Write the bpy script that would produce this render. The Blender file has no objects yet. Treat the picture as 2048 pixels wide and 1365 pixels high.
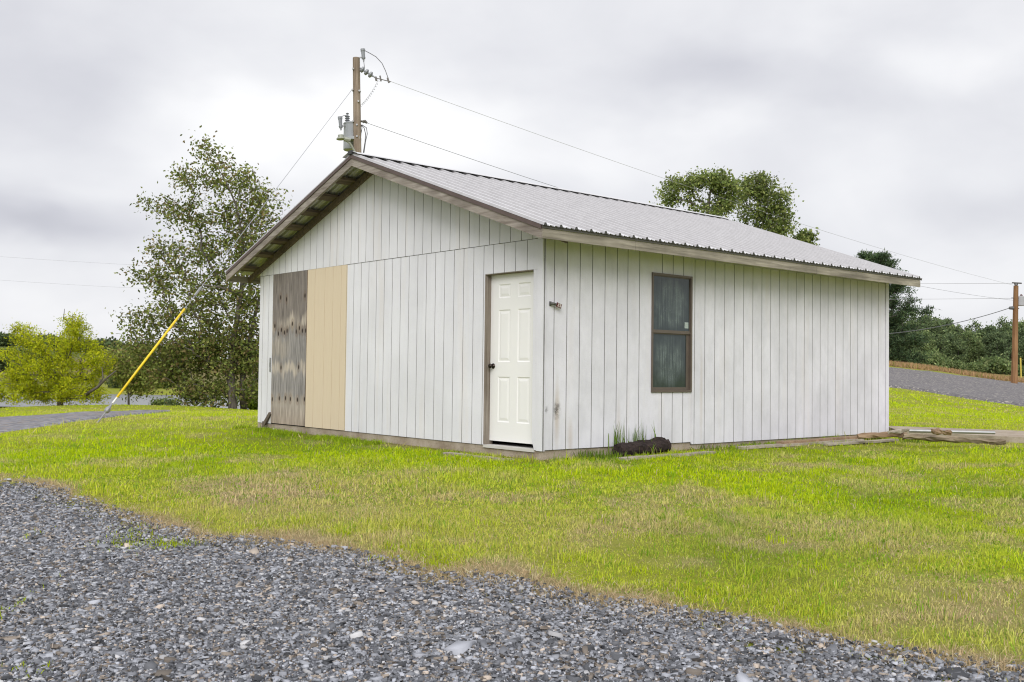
import bpy, math, random
import numpy as np
from mathutils import Matrix, Vector
random.seed(7); RNG = np.random.default_rng(11)
sc = bpy.context.scene
col = sc.collection

# ------------------------------------------------------------------ camera
F_PX, PITCH, ROLL, CAM_H = 2010.4, 0.03058, 0.012115, 0.897
_F = np.array([0, math.cos(PITCH), math.sin(PITCH)])
_U0 = np.array([0, -math.sin(PITCH), math.cos(PITCH)])
_X0 = np.array([1.0, 0, 0])
_X = math.cos(ROLL)*_X0 + math.sin(ROLL)*_U0
_U = -math.sin(ROLL)*_X0 + math.cos(ROLL)*_U0
cam_d = bpy.data.cameras.new('camera'); cam = bpy.data.objects.new('camera', cam_d); col.objects.link(cam)
cam_d.sensor_width = 36; cam_d.sensor_fit = 'HORIZONTAL'; cam_d.lens = F_PX/2048*36
cam_d.clip_start = 0.05; cam_d.clip_end = 6000
m = Matrix.Identity(4)
for i in range(3):
    m[i][0] = _X[i]; m[i][1] = _U[i]; m[i][2] = -_F[i]
m[2][3] = CAM_H
cam.matrix_world = m
sc.camera = cam

def at(px, py, dep):
    """world point seen at a photo pixel, at depth dep (metres along +Y)"""
    d = _F + (px-1024)/F_PX*_X - (py-682.5)/F_PX*_U
    return np.array([0, 0, CAM_H]) + d*dep/d[1]

# ------------------------------------------------------------------ shed frame (local x = along side wall, y = along gable, z up)
YAW = 0.86006
E2 = np.array([math.sin(YAW), math.cos(YAW), 0]); E1 = np.array([-math.cos(YAW), math.sin(YAW), 0])
SC = np.array([0.3546, 11.5712, 0.0]); W, L = 7.037, 7.693
def BW(t, s, z): return SC + t*E2 + s*E1 + np.array([0, 0, z])

# ------------------------------------------------------------------ terrain
CP = []
def cp(px, py, d): P = at(px, py, d); CP.append((P[0], P[1], P[2]))
def cw(x, y, z): CP.append((x, y, z))
for x in (-400, 0, 500, 1024, 1548, 2048, 2450): cp(x, 1365, 4.3)
for px in (-800, 2850): cw((px-1024)/F_PX*4.3, 4.3, -.43); cw((px-1024)/F_PX*9, 9, -.22); cw((px-1024)/F_PX*16, 16, -.1)
cw(-3.0, 3, -.48); cw(0, 3, -.48); cw(3, 3, -.48)
for (t, s, z) in ((-.1, -.1, -.12), (-.1, 2, -.11), (-.1, 4, -.10), (-.1, 5.6, -.10), (-.1, W+.1, -.10), (2, -.1, -.11), (4, -.1, -.10), (6, -.1, -.07), (L+.1, -.1, -.05),
                  (L+.1, 3.5, .0), (L+.1, W, .0), (3.5, W+.3, -.12), (-.9, -.9, -.15), (-1, 3.5, -.17), (3.5, -1, -.14), (7.0, -1.0, -.09)):
    p = BW(t, s, z); cw(*p)
cw(-.2, 7.5, -.28); cw(2, 8, -.25); cw(-3, 8, -.265); cw(4.2, 9, -.2)
for a in ((-200, 965, 9.6), (0, 960, 9.7), (0, 868, 18), (200, 838, 21), (0, 836, 26), (-400, 850, 24), (330, 824, 29), (517, 822, 33), (470, 819, 37), (110, 813.5, 40), (300, 812.5, 40), (400, 813.5, 39), (650, 822, 35),
          (-400, 822, 40), (900, 800, 36), (1300, 790, 34)): cp(*a)
for a in ((110, 832, 48), (300, 832, 48), (500, 832, 50), (-400, 840, 50)): cp(*a)
for px in (-500, -200, 0, 150, 300, 450, 600): 
    P = at(px, 740, 60); cw(P[0], 60, -1.9); P = at(px, 740, 73); cw(P[0], 73, -2.0)
    P = at(px, 740, 84); cw(P[0], 81, -1.24)
for a in ((-500, 772, 110), (100, 770, 110), (400, 768, 115), (600, 766, 120), (0, 748, 160), (400, 745, 170), (700, 745, 170), (0, 712, 260), (20, 693, 330), (300, 715, 330), (600, 722, 330), (900, 735, 200), (900, 765, 90), (1200, 748, 90), (1200, 735, 180)): cp(*a)
for a in ((1776, 860, 17.6), (2048, 862, 17.3), (2400, 880, 16), (1900, 840, 22), (1776, 800, 33), (1776, 776, 42), (1912, 795, 39), (2048, 815, 36), (2300, 850, 33), (1776, 737, 62), (1912, 752, 67), (2048, 768, 72), (2400, 792, 66), (1500, 760, 60), (1500, 785, 42),
          (1776, 731, 80), (2040, 763, 86), (2400, 780, 90), (1776, 733, 130), (2048, 753, 130), (2400, 765, 130), (1500, 735, 130), (1776, 733, 200), (2048, 748, 200), (2400, 755, 220), (1500, 733, 240), (1776, 730, 420), (2400, 745, 420), (1000, 730, 420)): cp(*a)
for px, y_ in ((-600, 690), (0, 700), (300, 716), (600, 722), (1000, 730), (1500, 732), (1776, 732), (2048, 742), (2600, 750)):
    for d_ in (450, 620): cp(px, y_, d_)
CP = np.array(CP)
def uvw(x, y):
    yy = np.maximum(y, 3.0)
    return np.stack([np.clip(x/yy, -.95, .95)*2.2, np.log(np.minimum(yy, 600))], -1)
def _ker(r2): return np.where(r2 > 1e-12, .5*r2*np.log(np.maximum(r2, 1e-12)), 0)
_c = uvw(CP[:, 0], CP[:, 1]); _n = len(_c)
_K = _ker(((_c[:, None]-_c[None])**2).sum(-1)) + np.eye(_n)*2e-3*1.0
_P = np.concatenate([np.ones((_n, 1)), _c], 1)
_A = np.block([[_K, _P], [_P.T, np.zeros((3, 3))]])
# fit the slope angle (z - camera)/depth so near and far points weigh alike in the picture
_b = np.concatenate([(CP[:, 2]-CAM_H)/np.maximum(CP[:, 1], 3), np.zeros(3)])
_w = np.linalg.solve(_A, _b)
def hash2(ix, iy, seed=0):
    h = (ix.astype(np.int64)*374761393 + iy.astype(np.int64)*668265263 + seed*982451653) & 0x7fffffff
    h = ((h ^ (h >> 13))*1274126177) & 0x7fffffff
    return ((h ^ (h >> 16)) & 0xffff)/65535.0
def vnoise(x, y, seed=0):
    x = np.asarray(x, float); y = np.asarray(y, float)
    ix = np.floor(x); iy = np.floor(y); fx = x-ix; fy = y-iy
    fx = fx*fx*(3-2*fx); fy = fy*fy*(3-2*fy)
    a = hash2(ix, iy, seed); b = hash2(ix+1, iy, seed); c = hash2(ix, iy+1, seed); d = hash2(ix+1, iy+1, seed)
    return (a*(1-fx)+b*fx)*(1-fy)+(c*(1-fx)+d*fx)*fy
def fbm(x, y, seed=0, o=4):
    v = 0; a = .5; s = 0
    for k in range(o):
        v = v + a*vnoise(x*2**k, y*2**k, seed+k*17); s += a; a *= .5
    return v/s
def tz0(x, y):
    x = np.atleast_1d(np.asarray(x, float)); y = np.atleast_1d(np.asarray(y, float))
    out = np.empty(x.shape).ravel(); xf = x.ravel(); yf = y.ravel()
    for i in range(0, len(xf), 20000):
        q = uvw(xf[i:i+20000], yf[i:i+20000])
        k = _ker(((q[:, None]-_c[None])**2).sum(-1))
        out[i:i+20000] = (k@_w[:_n] + _w[_n] + q@_w[_n+1:])*np.clip(yf[i:i+20000], 3, 600) + CAM_H
    return out.reshape(x.shape)
def tz(x, y):
    x = np.atleast_1d(np.asarray(x, float)); y = np.atleast_1d(np.asarray(y, float))
    far = np.clip(np.abs(y)/60, .45, 2)
    return tz0(x, y) + (fbm(x*.9, y*.9, 3, 3)-.5)*.07*far
def ground(px, py, d0=3.0, d1=400, lift=0.0):
    """where the line of sight through a pixel meets the ground"""
    ds = np.exp(np.linspace(math.log(d0), math.log(d1), 700))
    P = np.array([at(px, py, d) for d in ds])
    dz = P[:, 2] - tz(P[:, 0], P[:, 1])
    i = np.argmax(dz < 0)
    if not (dz < 0).any(): i = max(1, int(np.argmin(dz/ds)))
    if i == 0: i = 1
    if dz[i] >= 0: return np.array([P[i][0], P[i][1], tz(P[i][0], P[i][1])[0]+lift])
    f = dz[i-1]/(dz[i-1]-dz[i]+1e-9)
    p = P[i-1]*(1-f)+P[i]*f
    return np.array([p[0], p[1], tz(p[0], p[1])[0]+lift])

# ------------------------------------------------------------------ material helpers
class NT:
    def __init__(s, name):
        s.m = bpy.data.materials.new(name); s.m.use_nodes = True
        s.t = s.m.node_tree; s.n = s.t.nodes; s.l = s.t.links
        s.b = s.n['Principled BSDF']
        s.co = None
    def new(s, typ, **kw):
        n = s.n.new(typ)
        for k, v in kw.items():
            if k.startswith('i_'):
                key = k[2:]; key = int(key) if key.isdigit() else key.replace('_', ' ')
                s.set(n.inputs[key], v)
            else: setattr(n, k, v)
        return n
    def set(s, inp, v):
        if hasattr(v, 'is_output') or isinstance(v, bpy.types.NodeSocket): s.l.new(v, inp)
        else: inp.default_value = v
    def obj(s, scale=(1, 1, 1), loc=(0, 0, 0)):
        if s.co is None: s.co = s.new('ShaderNodeTexCoord')
        mp = s.new('ShaderNodeMapping'); s.l.new(s.co.outputs['Object'], mp.inputs[0])
        mp.inputs['Scale'].default_value = scale; mp.inputs['Location'].default_value = loc
        return mp.outputs[0]
    def noise(s, vec, scale=5, detail=4, rough=.55, dist=0):
        n = s.new('ShaderNodeTexNoise'); s.l.new(vec, n.inputs['Vector'])
        n.inputs['Scale'].default_value = scale; n.inputs['Detail'].default_value = detail
        n.inputs['Roughness'].default_value = rough; n.inputs['Distortion'].default_value = dist
        return n.outputs['Fac']
    def ramp(s, fac, *stops):
        r = s.new('ShaderNodeValToRGB'); s.l.new(fac, r.inputs[0]); e = r.color_ramp.elements
        while len(e) < len(stops): e.new(.5)
        for k, (p, c) in enumerate(stops):
            e[k].position = p; e[k].color = (c, c, c, 1) if isinstance(c, (int, float)) else (*c, 1)
        return r.outputs[0]
    def mix(s, fac, a, b, mode='MIX'):
        n = s.new('ShaderNodeMixRGB', blend_type=mode)
        s.set(n.inputs[0], fac)
        for k, v in ((1, a), (2, b)):
            if isinstance(v, tuple): v = (*v, 1) if len(v) == 3 else v
            s.set(n.inputs[k], v)
        return n.outputs[0]
    def math(s, op, a, b=0.0, c=None):
        n = s.new('ShaderNodeMath', operation=op); s.set(n.inputs[0], a); s.set(n.inputs[1], b)
        if c is not None: s.set(n.inputs[2], c)
        return n.outputs[0]
    def bump(s, h, strength=.3, dist=.01):
        n = s.new('ShaderNodeBump'); s.l.new(h, n.inputs['Height'])
        n.inputs['Strength'].default_value = strength; n.inputs['Distance'].default_value = dist
        s.l.new(n.outputs[0], s.b.inputs['Normal'])
    def base(s, c):
        if isinstance(c, tuple): c = (*c, 1)
        s.set(s.b.inputs['Base Color'], c)
    def rough(s, v): s.set(s.b.inputs['Roughness'], v)
    def spec(s, v): s.b.inputs['Specular IOR Level'].default_value = v

def blob(n, vec, c, r):
    """1 at a spot, 0 beyond its (elliptic) edge: a stain"""
    v = n.new('ShaderNodeVectorMath', operation='SUBTRACT'); n.l.new(vec, v.inputs[0]); v.inputs[1].default_value = c
    v2 = n.new('ShaderNodeVectorMath', operation='DIVIDE'); n.l.new(v.outputs[0], v2.inputs[0]); v2.inputs[1].default_value = r
    v3 = n.new('ShaderNodeVectorMath', operation='LENGTH'); n.l.new(v2.outputs[0], v3.inputs[0])
    mr = n.new('ShaderNodeMapRange', interpolation_type='SMOOTHSTEP'); n.l.new(v3.outputs['Value'], mr.inputs[0])
    mr.inputs[1].default_value = 0; mr.inputs[2].default_value = 1; mr.inputs[3].default_value = 1; mr.inputs[4].default_value = 0
    return mr.outputs[0]

def m_paint(name, basec, stain=False):
    n = NT(name)
    v = n.obj()
    big = n.noise(v, 1.1, 4, .6)
    c = n.mix(n.ramp(big, (.35, 0), (.7, 1)), tuple(x*.93 for x in basec), tuple(min(.85, x*1.05) for x in basec))
    stv = n.obj((9, 9, .5)); st = n.noise(stv, 1.6, 5, .65)
    c = n.mix(n.math('MULTIPLY', n.ramp(st, (.45, 0), (.75, 1)), .22), c, tuple(x*.78 for x in basec))
    warm = n.noise(n.obj((4, 4, .35), (3, 5, 0)), 1.2, 3)
    c = n.mix(n.math('MULTIPLY', n.ramp(warm, (.55, 0), (.8, 1)), .35), c, (.66, .59, .52))
    sp = n.noise(v, 90, 2); c = n.mix(n.math('MULTIPLY', n.ramp(sp, (.64, 0), (.72, 1)), .3), c, (.42, .40, .38))
    if stain:
        mil = n.noise(n.obj((1.4, 1.4, .9), (1, 2, 7)), 1.5, 6, .7)
        c = n.mix(n.math('MULTIPLY', n.ramp(mil, (.42, 0), (.68, 1)), .38), c, (.42, .42, .45))
        wob = n.noise(v, 14, 5, .7)
        spk = n.ramp(wob, (.4, 0), (.6, 1))
        b1 = blob(n, v, (.22, 0, .45), (.085, .5, .17)); b2 = blob(n, v, (.05, 0, .47), (.05, .5, .06))
        b3 = blob(n, v, (.22, 0, .42), (.06, .5, .55)); b4 = blob(n, v, (.44, 0, .14), (.07, .5, .34))
        b5 = blob(n, v, (1.26, 0, .25), (.06, .5, .5)); b6 = blob(n, v, (2.86, 0, .6), (.05, .5, 1.0))
        for bb, a in ((b3, .55), (b4, .4), (b5, .25), (b6, .3)): c = n.mix(n.math('MULTIPLY', bb, a), c, (.46, .36, .27))
        for bb in (b1, b2): c = n.mix(n.math('MULTIPLY', n.math('MULTIPLY', bb, spk), 1.1), c, (.06, .055, .05))
    n.base(c); n.rough(.75); n.spec(.25)
    g = n.noise(n.obj((22, 22, 160)), 1.0, 3, .7); g2 = n.noise(n.obj((70, 70, 5)), 1.0, 3)
    n.bump(n.math('ADD', g, g2), .35, .004)
    return n.m

def m_wood(name, dark, light, ax='y', scale=1.0, rough=.85):
    n = NT(name)
    sc_ = {'x': (1.2, 22, 22), 'y': (22, 1.2, 22), 'z': (22, 22, 1.2)}[ax]
    g = n.noise(n.obj(tuple(a*scale for a in sc_)), 1.0, 6, .65, .4)
    b = n.noise(n.obj(), 2.3*scale, 4)
    c = n.mix(n.ramp(g, (.32, 0), (.68, 1)), dark, light)
    c = n.mix(n.math('MULTIPLY', n.ramp(b, (.4, 0), (.7, 1)), .45), c, tuple(x*.6 for x in dark))
    n.base(c); n.rough(rough); n.spec(.2); n.bump(g, .5, .006)
    return n.m

def m_plain(name, c, rough=.6, metal=0.0, var=.15, scale=8, bump=0.0):
    n = NT(name); f = n.noise(n.obj(), scale, 4)
    n.base(n.mix(f, tuple(x*(1-var) for x in c), tuple(min(1, x*(1+var)) for x in c)))
    n.rough(rough); n.b.inputs['Metallic'].default_value = metal
    if bump: n.bump(n.noise(n.obj(), scale*4, 4), bump, .01)
    return n.m

def m_leaf(name, trans=.35, rough=.6):
    """base colour from the per-leaf 'tint'; part of the light passes through"""
    n = NT(name)
    a = n.new('ShaderNodeAttribute', attribute_name='tint')
    n.set(n.b.inputs['Base Color'], a.outputs['Color']); n.rough(rough); n.spec(.12)
    tr = n.new('ShaderNodeBsdfTranslucent'); n.l.new(a.outputs['Color'], tr.inputs[0])
    mx = n.new('ShaderNodeMixShader'); mx.inputs[0].default_value = trans
    n.l.new(n.b.outputs[0], mx.inputs[1]); n.l.new(tr.outputs[0], mx.inputs[2])
    n.l.new(mx.outputs[0], n.n['Material Output'].inputs[0])
    return n.m

def m_bark(name, dark, light):
    n = NT(name); v = n.obj((6, 6, 1.5))
    f = n.noise(v, 2.0, 6, .7); n.base(n.mix(n.ramp(f, (.35, 0), (.65, 1)), dark, light)); n.rough(.9); n.bump(f, .6, .03)
    return n.m

def m_gravel(name, scale=28, darkc=(.055, .058, .068), lightc=(.25, .25, .27), tan=(.27, .2, .14)):
    n = NT(name); v = n.obj()
    vo = n.new('ShaderNodeTexVoronoi'); n.l.new(v, vo.inputs['Vector']); vo.inputs['Scale'].default_value = scale
    sep = n.new('ShaderNodeSeparateColor'); n.l.new(vo.outputs['Color'], sep.inputs[0])
    c = n.ramp(sep.outputs[0], (0, darkc), (.6, tuple((a+b)*.45 for a, b in zip(darkc, lightc))), (1, lightc))
    c = n.mix(n.ramp(sep.outputs[1], (.88, 0), (.9, 1)), c, tan)
    big = n.noise(v, .45, 4); c = n.mix(n.ramp(big, (.35, .0), (.75, .5)), c, tuple(x*1.9 for x in darkc))
    n.base(c); n.rough(.8); n.spec(.3); n.bump(vo.outputs['Distance'], .8, .02)
    return n.m

M = {}
M['paint'] = m_paint('white_siding_paint', (.70, .695, .74))
M['paint_side'] = m_paint('white_siding_paint_weathered', (.70, .69, .75), True)
M['grime'] = m_plain('groove_grime', (.25, .245, .245), .9, 0, .8, 5)
M['grey_wood'] = m_wood('weathered_grey_wood', (.16, .13, .11), (.40, .36, .32), 'y')
M['grey_wood_x'] = m_wood('weathered_grey_wood_eave', (.17, .15, .12), (.42, .38, .31), 'x')
M['brown_wood'] = m_wood('brown_old_wood', (.09, .07, .055), (.24, .185, .15), 'x')
M['brown_trim'] = m_plain('brown_painted_trim', (.095, .066, .06), .6, 0, .3)
M['jamb_wood'] = m_wood('door_jamb_wood', (.15, .12, .09), (.33, .29, .25), 'z')
M['tan'] = None
M['door'] = m_plain('door_enamel', (.80, .79, .785), .45, 0, .02, 3)
M['black'] = m_plain('black_metal', (.015, .014, .014), .4, .3)
M['bronze'] = m_plain('bronze_aluminium', (.135, .108, .09), .45, .35, .2)
M['dark'] = m_plain('dark_interior', (.02, .02, .02), .9)
M['steel'] = m_plain('grey_steel', (.30, .30, .30), .5, .6, .25)
M['galv'] = m_plain('galvanised', (.45, .46, .47), .4, .8, .2)
M['yellow'] = m_plain('yellow_plastic', (.80, .55, .01), .45, 0, .06)
M['transformer'] = m_plain('transformer_grey', (.29, .305, .32), .45, 0, .08)
M['porcelain'] = m_plain('insulator_grey', (.22, .23, .25), .3, 0, .1)
M['lampgreen'] = m_plain('lamp_housing', (.30, .31, .26), .5, .2, .1)
M['wire'] = m_plain('wire_dark', (.10, .10, .105), .5, .3, .1)
M['wirelight'] = m_plain('wire_light', (.38, .38, .40), .4, .6, .1)
M['red'] = m_plain('red_plate', (.09, .012, .012), .5)
M['whiteletter'] = m_plain('white_letter', (.7, .66, .62), .5)
M['rotten'] = m_wood('rotten_log', (.012, .009, .009), (.06, .042, .038), 'x', 1.5)
M['logwood'] = m_wood('bare_log', (.19, .12, .075), (.40, .29, .19), 'x', .9)
M['plank'] = m_wood('grey_plank', (.24, .20, .15), (.50, .45, .38), 'x', .8)
M['bark'] = m_bark('bark', (.05, .042, .035), (.15, .13, .11))
M['bark_far'] = m_bark('bark_far', (.06, .05, .045), (.15, .13, .12))
M['pole'] = m_wood('pole_wood', (.15, .11, .08), (.36, .29, .225), 'z', .6)
M['pole_brown'] = m_wood('pole_brown_wood', (.15, .07, .03), (.38, .22, .11), 'z', .25)
M['stone'] = m_plain('pale_stone', (.36, .31, .27), .85, 0, .3, 9, .5)
M['leaf'] = m_leaf('leaf'); M['blade'] = m_leaf('grass_blade', .4, .55)
M['needle'] = m_leaf('pine_needle', .15)
M['gravel'] = m_gravel('gravel_base', 48)
M['gravel_far'] = m_gravel('gravel_track', 9, (.085, .085, .095), (.30, .29, .30))
M['gravel_road'] = m_gravel('gravel_road_grey', 13, (.075, .07, .073), (.20, .185, .185), (.36, .33, .28))

def m_tan():
    n = NT('tan_panel_paint'); v = n.obj((30, 30, 3))
    f = n.noise(v, 1, 4); n.base(n.mix(f, (.61, .50, .365), (.66, .56, .425)))
    n.rough(.7); n.spec(.2); n.bump(n.noise(n.obj((22, 22, 160)), 1, 3, .7), .3, .004); return n.m
M['tan'] = m_tan()
def m_concrete():
    n = NT('old_concrete'); v = n.obj(); a = n.noise(v, 3, 6, .65); b = n.noise(v, 45, 4, .7)
    c = n.mix(n.ramp(a, (.35, 0), (.68, 1)), (.27, .215, .16), (.45, .39, .32))
    c = n.mix(n.math('MULTIPLY', n.ramp(b, (.55, 0), (.7, 1)), .5), c, (.14, .10, .07))
    n.base(c); n.rough(.92); n.spec(.15); n.bump(b, .6, .012); return n.m
M['concrete'] = m_concrete()
def m_roof():
    n = NT('metal_roof_sheet'); a = n.noise(n.obj((2, .6, 1)), 1.2, 4); st = n.noise(n.obj((14, .5, 1)), 1.4, 4)
    c = n.mix(a, (.54, .535, .545), (.66, .655, .665)); c = n.mix(n.math('MULTIPLY', n.ramp(st, (.5, 0), (.72, 1)), .4), c, (.37, .355, .355))
    n.base(c); n.rough(.5); n.b.inputs['Metallic'].default_value = .25; n.spec(.4); return n.m
M['roof'] = m_roof()
def m_attr(name, rough=.85, bump=None):
    n = NT(name); a = n.new('ShaderNodeAttribute', attribute_name='tint'); n.set(n.b.inputs['Base Color'], a.outputs['Color'])
    n.rough(rough); n.spec(.2)
    if bump: n.bump(n.noise(n.obj(bump), 1, 4, .7), .4, .006)
    return n.m
M['ply'] = m_attr('weathered_plywood', .85, (60, 60, 4))
def m_ground():
    n = NT('ground_turf'); a = n.new('ShaderNodeAttribute', attribute_name='tint'); v = n.obj()
    f = n.noise(v, 16, 6, .75); g = n.noise(v, 2.2, 5, .7)
    c = n.mix(n.ramp(f, (.3, 0), (.7, 1)), a.outputs['Color'], n.mix(.5, a.outputs['Color'], (.10, .09, .03)))
    c = n.mix(n.math('MULTIPLY', n.ramp(g, (.4, 0), (.75, 1)), .35), c, n.mix(.6, a.outputs['Color'], (.30, .30, .06)))
    n.base(c); n.rough(.95); n.spec(.1); n.bump(f, .8, .05); return n.m
M['ground'] = m_ground()
def m_glass():
    n = NT('dirty_window_glass')
    s = n.noise(n.obj((70, 70, 1.6)), 1, 4, .65); d = n.noise(n.obj((3, 3, 2.2)), 1.6, 5, .65); sp = n.noise(n.obj(), 60, 3)
    k = n.math('MULTIPLY', n.ramp(s, (.38, 0), (.72, 1)), n.ramp(d, (.3, .15), (.7, 1)))
    k = n.math('ADD', k, n.math('MULTIPLY', n.ramp(sp, (.6, 0), (.75, 1)), .3))
    # the grime is thin along the edges of each pane
    e = n.math('ADD', blob(n, n.obj(), (2.24, 0, 1.80), (.40, 9, .40)), blob(n, n.obj(), (2.22, 0, 1.06), (.37, 9, .40)))
    k = n.math('MULTIPLY', k, n.ramp(n.math('ADD', e, n.math('MULTIPLY', n.math('SUBTRACT', d, .5), .5)), (.02, .12), (.45, 1)))
    n.base(n.mix(k, (.022, .034, .036), (.24, .29, .29)))
    n.set(n.b.inputs['Roughness'], n.ramp(k, (0, .08), (1, .6))); n.spec(.5); return n.m
M['glass'] = m_glass()
def m_water():
    n = NT('pond_water'); n.base((.10, .105, .10)); n.rough(.32); n.spec(.9)
    n.bump(n.noise(n.obj(), 1.5, 3), .05, .05); return n.m
M['water'] = m_water()

# ------------------------------------------------------------------ mesh helpers
class MB:
    def __init__(s): s.v = []; s.f = []; s.mi = []
    def add(s, vs, fs, mi=0):
        o = len(s.v); s.v += [tuple(map(float, p)) for p in vs]; s.f += [tuple(i+o for i in f) for f in fs]; s.mi += [mi]*len(fs)
    def hexa(s, p, mi=0):       # 8 corners: bottom 4 then top 4
        s.add(p, [(3, 2, 1, 0), (4, 5, 6, 7), (0, 1, 5, 4), (1, 2, 6, 5), (2, 3, 7, 6), (3, 0, 4, 7)], mi)
    def box(s, a, b, mi=0):
        (x0, y0, z0), (x1, y1, z1) = a, b
        s.hexa([(x0, y0, z0), (x1, y0, z0), (x1, y1, z0), (x0, y1, z0), (x0, y0, z1), (x1, y0, z1), (x1, y1, z1), (x0, y1, z1)], mi)
    def beam(s, p, q, w, h, up=(0, 0, 1), mi=0, taper=1.0):
        p = np.array(p, float); q = np.array(q, float); d = q-p; d /= np.linalg.norm(d)
        r = np.cross(d, up); r /= np.linalg.norm(r); u = np.cross(r, d)
        c = []
        for c0, k in ((p, 1), (q, taper)):
            for a, b in ((-1, -1), (1, -1), (1, 1), (-1, 1)): c.append(c0+r*a*w/2*k+u*b*h/2*k)
        s.add(c, [(0, 1, 2, 3), (7, 6, 5, 4), (0, 4, 5, 1), (1, 5, 6, 2), (2, 6, 7, 3), (3, 7, 4, 0)], mi)
    def tube(s, pts, rad, n=8, mi=0, cap=True, squash=1.0):
        pts = [np.array(p, float) for p in pts]; k = len(pts)
        if not hasattr(rad, '__len__'): rad = [rad]*k
        ref = None; vs = []
        for i in range(k):
            d = pts[min(i+1, k-1)]-pts[max(i-1, 0)]; d = d/(np.linalg.norm(d)+1e-12)
            if ref is None: ref = np.array([1., 0, 0]) if abs(d[0]) < .8 else np.array([0, 1., 0])
            r = ref-d*(ref@d); r /= np.linalg.norm(r); u = np.cross(d, r); ref = r
            for j in range(n):
                a = 2*math.pi*j/n; vs.append(pts[i]+rad[i]*(r*math.cos(a)+u*math.sin(a)*squash))
        fs = [(i*n+j, i*n+(j+1) % n, (i+1)*n+(j+1) % n, (i+1)*n+j) for i in range(k-1) for j in range(n)]
        if cap: fs += [tuple(reversed(range(n))), tuple(range((k-1)*n, k*n))]
        s.add(vs, fs, mi)
    def lathe(s, base, axis, prof, n=14, mi=0):   # prof: (distance along axis, radius)
        base = np.array(base, float); axis = np.array(axis, float); axis /= np.linalg.norm(axis)
        s_pts = [base+axis*a for a, r in prof]
        ref = np.array([1., 0, 0]) if abs(axis[0]) < .8 else np.array([0, 1., 0])
        r_ = ref-axis*(ref@axis); r_ /= np.linalg.norm(r_); u_ = np.cross(axis, r_)
        vs = [p+r*(r_*math.cos(2*math.pi*j/n)+u_*math.sin(2*math.pi*j/n)) for p, (a, r) in zip(s_pts, prof) for j in range(n)]
        k = len(prof)
        fs = [(i*n+j, i*n+(j+1) % n, (i+1)*n+(j+1) % n, (i+1)*n+j) for i in range(k-1) for j in range(n)]
        fs += [tuple(reversed(range(n))), tuple(range((k-1)*n, k*n))]
        s.add(vs, fs, mi)
    def build(s, name, mats, parent=None, off=None, smooth=False):
        me = bpy.data.meshes.new(name)
        v = np.array(s.v, float)
        if off is not None: v = v-np.asarray(off)
        me.from_pydata(v.tolist(), [], s.f)
        if not isinstance(mats, (list, tuple)): mats = [mats]
        for mm in mats: me.materials.append(mm)
        me.polygons.foreach_set('material_index', s.mi)
        if smooth: me.polygons.foreach_set('use_smooth', [True]*len(s.f))
        me.update()
        o = bpy.data.objects.new(name, me); col.objects.link(o)
        if parent: o.parent = parent
        return o

def np_mesh(name, verts, faces, mat, tint=None, parent=None, smooth=False):
    me = bpy.data.meshes.new(name); k = faces.shape[1]
    me.vertices.add(len(verts)); me.vertices.foreach_set('co', np.ascontiguousarray(verts, np.float32).ravel())
    me.loops.add(faces.size); me.loops.foreach_set('vertex_index', np.ascontiguousarray(faces, np.int32).ravel())
    me.polygons.add(len(faces)); me.polygons.foreach_set('loop_start', np.arange(0, faces.size, k, dtype=np.int32))
    if smooth: me.polygons.foreach_set('use_smooth', np.ones(len(faces), bool))
    me.update(calc_edges=True)
    if tint is not None:
        a = me.attributes.new('tint', 'FLOAT_COLOR', 'POINT')
        c = np.ones((len(verts), 4), np.float32); c[:, :3] = tint; a.data.foreach_set('color', c.ravel())
    me.materials.append(mat)
    o = bpy.data.objects.new(name, me); col.objects.link(o)
    if parent: o.parent = parent
    return o

def tag(o, label=None, cat=None, group=None, kind=None):
    for k, v in (('label', label), ('category', cat), ('group', group), ('kind', kind)):
        if v: o[k] = v
    return o
def thing(name, label, cat, loc=(0, 0, 0), group=None, rotz=0.0):
    o = bpy.data.objects.new(name, None); col.objects.link(o); o.location = loc; o.rotation_euler = (0, 0, rotz)
    o.empty_display_size = .2
    return tag(o, label, cat, group)

# ------------------------------------------------------------------ regions on the ground
edge_px = [(-300, 905), (-150, 935), (0, 958), (60, 968), (120, 984), (200, 1008), (270, 1032), (330, 1058), (390, 1078), (450, 1084), (540, 1092), (620, 1106), (720, 1122), (800, 1136), (930, 1160), (1060, 1177), (1180, 1196), (1300, 1216), (1420, 1236), (1560, 1264),
           (1700, 1290), (1820, 1314), (1940, 1332), (2060, 1350), (2200, 1375), (2400, 1410)]
EDGE = np.array([ground(*p) for p in edge_px])
def edge_y(x):
    """depth of the drive's far edge above a given x"""
    x = np.asarray(x, float)
    return np.interp(x, EDGE[:, 0], EDGE[:, 1]) + (fbm(x*2.2, x*0+3, 5, 4)-.5)*.34
def in_drive(x, y): return (y < edge_y(x)) & (x > EDGE[0, 0]-9)
TR_near = np.array([(-17, 16.6), (-12.5, 17), (-9.15, 18.0), (-8.85, 19.4), (-8.55, 21.2), (-8.85, 24.8), (-9.6, 28.3)], float)
TR_far = np.array([(-22, 24.5), (-17.5, 25.4), (-13.0, 25.6), (-12.0, 26.2), (-11.2, 27.3), (-10.5, 29.2), (-10.1, 29.9)], float)
RD_near = np.array([ground(*p, d0=18, d1=100) for p in ((1650, 762), (1776, 776), (1850, 785), (1912, 795), (1980, 805), (2048, 815), (2250, 845))])
RD_far = np.array([ground(*p, d0=40, d1=100) for p in ((1650, 728), (1776, 737.5), (1850, 745), (1912, 753), (1980, 761), (2048, 769), (2250, 790))])
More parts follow.
